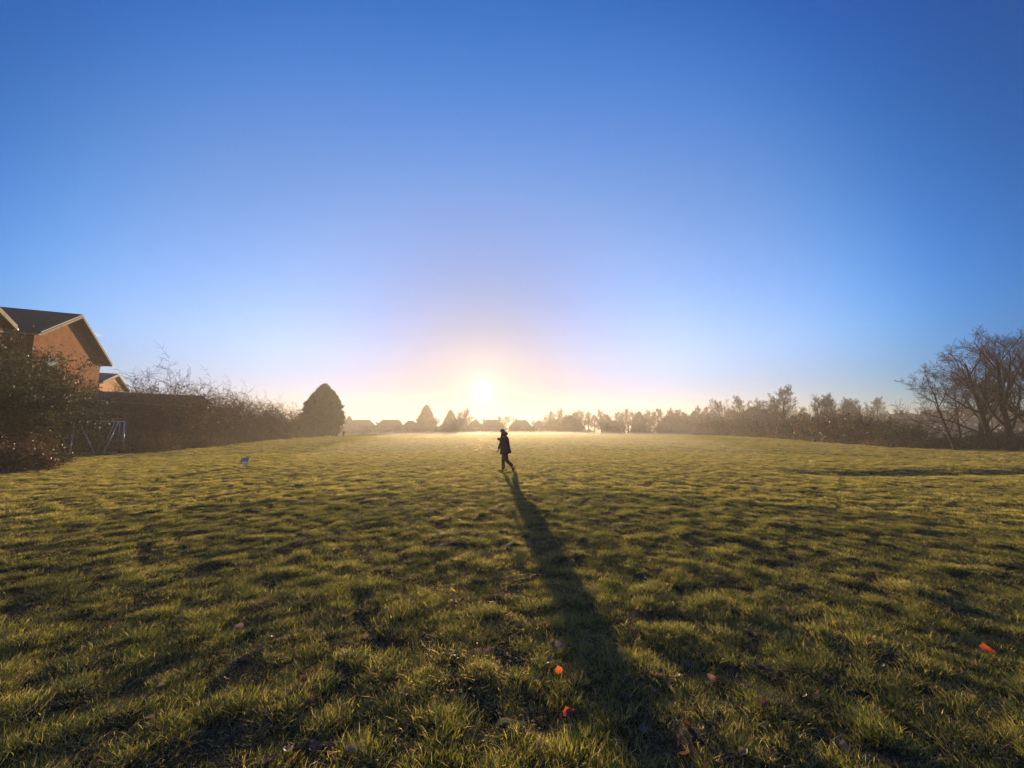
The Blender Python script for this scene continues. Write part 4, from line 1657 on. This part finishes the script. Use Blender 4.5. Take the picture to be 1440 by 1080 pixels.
# ------------------------------------------------------------------ fallen leaves
def leaf_mesh(name, seed, mat, curl=.5):
    rnd = random.Random(seed)
    n = 14
    out = []
    for i in range(n):
        a = 2 * math.pi * i / n
        lob = 1 + .10 * math.cos(3 * a + seed) + .07 * math.cos(7 * a) + rnd.uniform(-.13, .13)
        out.append((.5 * lob * math.cos(a), .36 * lob * math.sin(a)))
    v = []
    for k, sc in enumerate((0, .55, 1.0)):
        if k == 0:
            v.append((0, 0, 0))
            continue
        for (x, y) in out:
            X, Yv = x * sc, y * sc
            z = curl * (Yv * Yv * 1.8 + .5 * X * X) + .05 * math.sin(9 * X + seed) * sc
            v.append((X, Yv, z))
    f = []
    for i in range(n):
        i2 = (i + 1) % n
        f.append((0, 1 + i, 1 + i2))
        f.append((1 + i, 1 + n + i, 1 + n + i2, 1 + i2))
    # stalk
    b = len(v)
    v += [(-.5, .012, 0), (-.5, -.012, 0), (-.78, 0, .06)]
    f.append((b, b + 1, b + 2))
    m = MB()
    m.v, m.f = v, f
    return m.mesh(name, mat)


def tinted(name, c, trans=.5, tt=(1.2, 1, .8)):
    return leaf_mat(name, [(0, tuple(q * .7 for q in c)), (1, c)], trans=trans, gloss=.05, attr='none', tscale=tt)


M_ORANGE = tinted('orange_leaf', (.55, .16, .02), .6, (1.25, 1.0, .8))
M_REDO = tinted('rusty_orange_leaf', (.42, .09, .02), .5)
M_TAN = tinted('tan_leaf', (.30, .20, .12), .35)
M_BROWN = tinted('brown_leaf', (.13, .065, .035), .3)
M_PALE = tinted('pale_leaf', (.30, .25, .20), .3)


def put_leaf(px, py, size, me, rot, label, group=None, lift=.035):
    p = ground_at(px, py)
    z = hz(p.x, p.y, True)
    o = link_mesh('fallen_leaf', me)
    o.location = (p.x, p.y, z + lift)
    o.rotation_euler = rot
    o.scale = (size,) * 3
    tagp(o, label, 'leaf', group)


def leaves():
    rnd = random.Random(5)
    LO = leaf_mesh('orange_leaf', 1, M_ORANGE, .5)
    LR = leaf_mesh('rusty_leaf', 2, M_REDO, .5)
    put_leaf(786, 957, .06, LO, (R(62), R(10), .3), 'bright orange leaf standing up in the grass below the walker\'s shadow', None, .055)
    put_leaf(799, 1011, .062, LR, (R(48), R(-12), .1), 'rusty orange leaf near the bottom edge, below the bright orange one', None, .05)
    put_leaf(1388, 919, .085, LR, (R(42), R(12), -.2), 'orange leaf in the grass near the right edge', None, .06)
    put_leaf(787, 920, .08, leaf_mesh('pale_leaf', 8, M_PALE, .4), (R(30), 0, .8), 'pale curled leaf in the dark end of the walker\'s shadow', None, .05)
    put_leaf(336, 888, .07, leaf_mesh('pale_leaf_b', 9, M_PALE, .5), (R(35), .1, .2), 'large pale curled leaf in the left foreground grass', None, .06)
    put_leaf(492, 1064, .05, leaf_mesh('pale_leaf_c', 10, M_PALE, .5), (R(40), .2, 1.0), 'pale leaf close to the bottom edge left of the middle', None, .05)
    V = [leaf_mesh('tan_a', 11, M_TAN, 1.0), leaf_mesh('tan_b', 12, M_TAN, .5), leaf_mesh('brown_a', 13, M_BROWN, .8), leaf_mesh('brown_b', 14, M_BROWN, .3),
         leaf_mesh('pale_a', 15, M_PALE, 1.2), leaf_mesh('brown_c', 17, M_BROWN, 1.1)]
    kinds = ['tan', 'tan', 'brown', 'brown', 'pale', 'brown']
    known = [(1110, 865, 0), (1095, 862, 0), (1108, 897, 4), (1152, 985, 0), (1132, 985, 1), (1225, 910, 2), (1372, 938, 0), (440, 1052, 2), (435, 992, 2),
             (38, 853, 0), (753, 838, 4), (735, 960, 0), (752, 960, 1), (860, 855, 1), (925, 957, 1), (935, 968, 2), (950, 955, 4), (1050, 890, 0), (1265, 905, 4),
             (905, 1028, 4), (318, 960, 1), (225, 968, 4), (1243, 942, 4), (1075, 1003, 2), (30, 873, 2), (1058, 750, 4), (700, 868, 3), (640, 930, 2)]
    for i in range(70):
        px = rnd.uniform(5, 1435)
        py = 790 + 288 * rnd.random() ** .8
        if rnd.random() < .45:
            px = rnd.gauss(930, 230)
        known.append((px, py, rnd.randrange(6)))
    for px, py, k in known:
        s = rnd.uniform(.035, .075)
        put_leaf(px, py, s, V[k], (rnd.gauss(0, .5), rnd.gauss(0, .5), rnd.uniform(0, 6.28)), '%s withered leaf lying in the foreground grass' % kinds[k],
                 '%s leaves scattered on the grass' % kinds[k], rnd.uniform(.012, .035))


leaves()


# ------------------------------------------------------------------ contrails
def contrail(px0, py0, px1, py1, Y, label, r):
    a, b = at(px0, py0, Y), at(px1, py1, Y)
    m, t = MATS.get('contrail'), None
    if m is None:
        m, t = new_mat('contrail')
        d = N(t, 'ShaderNodeBsdfTranslucent')
        d.inputs[0].default_value = (.9, .9, .9, 1)
        tp = N(t, 'ShaderNodeBsdfTransparent')
        mx = N(t, 'ShaderNodeMixShader')
        mx.inputs[0].default_value = .12
        t.links.new(tp.outputs[0], mx.inputs[1])
        t.links.new(d.outputs[0], mx.inputs[2])
        oo = N(t, 'ShaderNodeOutputMaterial')
        t.links.new(mx.outputs[0], oo.inputs[0])
    mb = MB()
    n = 8
    mb.tube([a.lerp(b, i / n) for i in range(n + 1)], [r * (.15 + .85 * math.sin(math.pi * (.05 + .9 * i / n))) for i in range(n + 1)], 8)
    tagp(mb.build('contrail', m, None, True), label, 'contrail')


contrail(126, 468.5, 146, 472.5, 5000, 'short white vapour trail in the sky right of the brick gable', 7)
contrail(1052, 529, 1074, 528, 5000, 'short faint vapour trail above the round crowned bare tree', 5)


# ------------------------------------------------------------------ haze
def haze():
    m, t = new_mat('haze')
    v = N(t, 'ShaderNodeVolumePrincipled')
    v.inputs['Color'].default_value = (1.0, .91, .79, 1)
    v.inputs['Density'].default_value = .0010
    v.inputs['Anisotropy'].default_value = .4
    o = N(t, 'ShaderNodeOutputMaterial')
    t.links.new(v.outputs[0], o.inputs['Volume'])
    mb = MB()
    mb.box((-1200, -1200, -4.0), (1200, 1200, 20.5))
    tagp(mb.build('haze', m), 'thin golden morning haze over the field', None, None, 'stuff')
    m, t = new_mat('ground_mist')
    v = N(t, 'ShaderNodeVolumePrincipled')
    v.inputs['Color'].default_value = (1.0, .90, .76, 1)
    v.inputs['Density'].default_value = .0020
    v.inputs['Anisotropy'].default_value = .58
    o = N(t, 'ShaderNodeOutputMaterial')
    t.links.new(v.outputs[0], o.inputs['Volume'])
    mb = MB()
    nx, ny = 40, 28
    for layer in (0, 1):
        for b in range(ny + 1):
            for a in range(nx + 1):
                u, v_ = a / nx * 2 - 1, b / ny
                y = 6.5 + 433 * v_ ** 1.7  # near part of the mist is added to brighten the grass with glow
                x = u * (9 + .66 * y) + .06 * y
                if layer == 0:
                    z = -3.4
                else:
                    e = max(0.0, 1 - abs(u) ** 3) * min(1.0, (1 - v_) * 8)
                    nz = float(vnoise(np.array([x]), np.array([y]), 38, 51)[0])
                    far_ = min(1.0, max(0.0, (y - 190) / 60))
                    z = -3.35 + e * (3.15 + 1.2 * min(1.0, (y - 6.4) / 9) + .3 * (nz - .5) + far_ * (.5 + 1.2 * nz))
                mb.v.append((x, y, z))
    w_ = nx + 1
    off = w_ * (ny + 1)
    for b in range(ny):
        for a in range(nx):
            q = b * w_ + a
            mb.f.append((q, q + w_, q + w_ + 1, q + 1))
            mb.f.append((off + q, off + q + 1, off + q + w_ + 1, off + q + w_))
    rim = [a for a in range(nx)] + [b * w_ + nx for b in range(ny)] + [ny * w_ + a for a in range(nx, 0, -1)] + [b * w_ for b in range(ny, 0, -1)]
    for i, q in enumerate(rim):
        r2 = rim[(i + 1) % len(rim)]
        mb.f.append((q, r2, off + r2, off + q))
    tagp(mb.build('ground_mist', m), 'low mist of the far side, drawn forward to add a glowing veil over the field', None, None, 'stuff')


haze()
print('scene built')
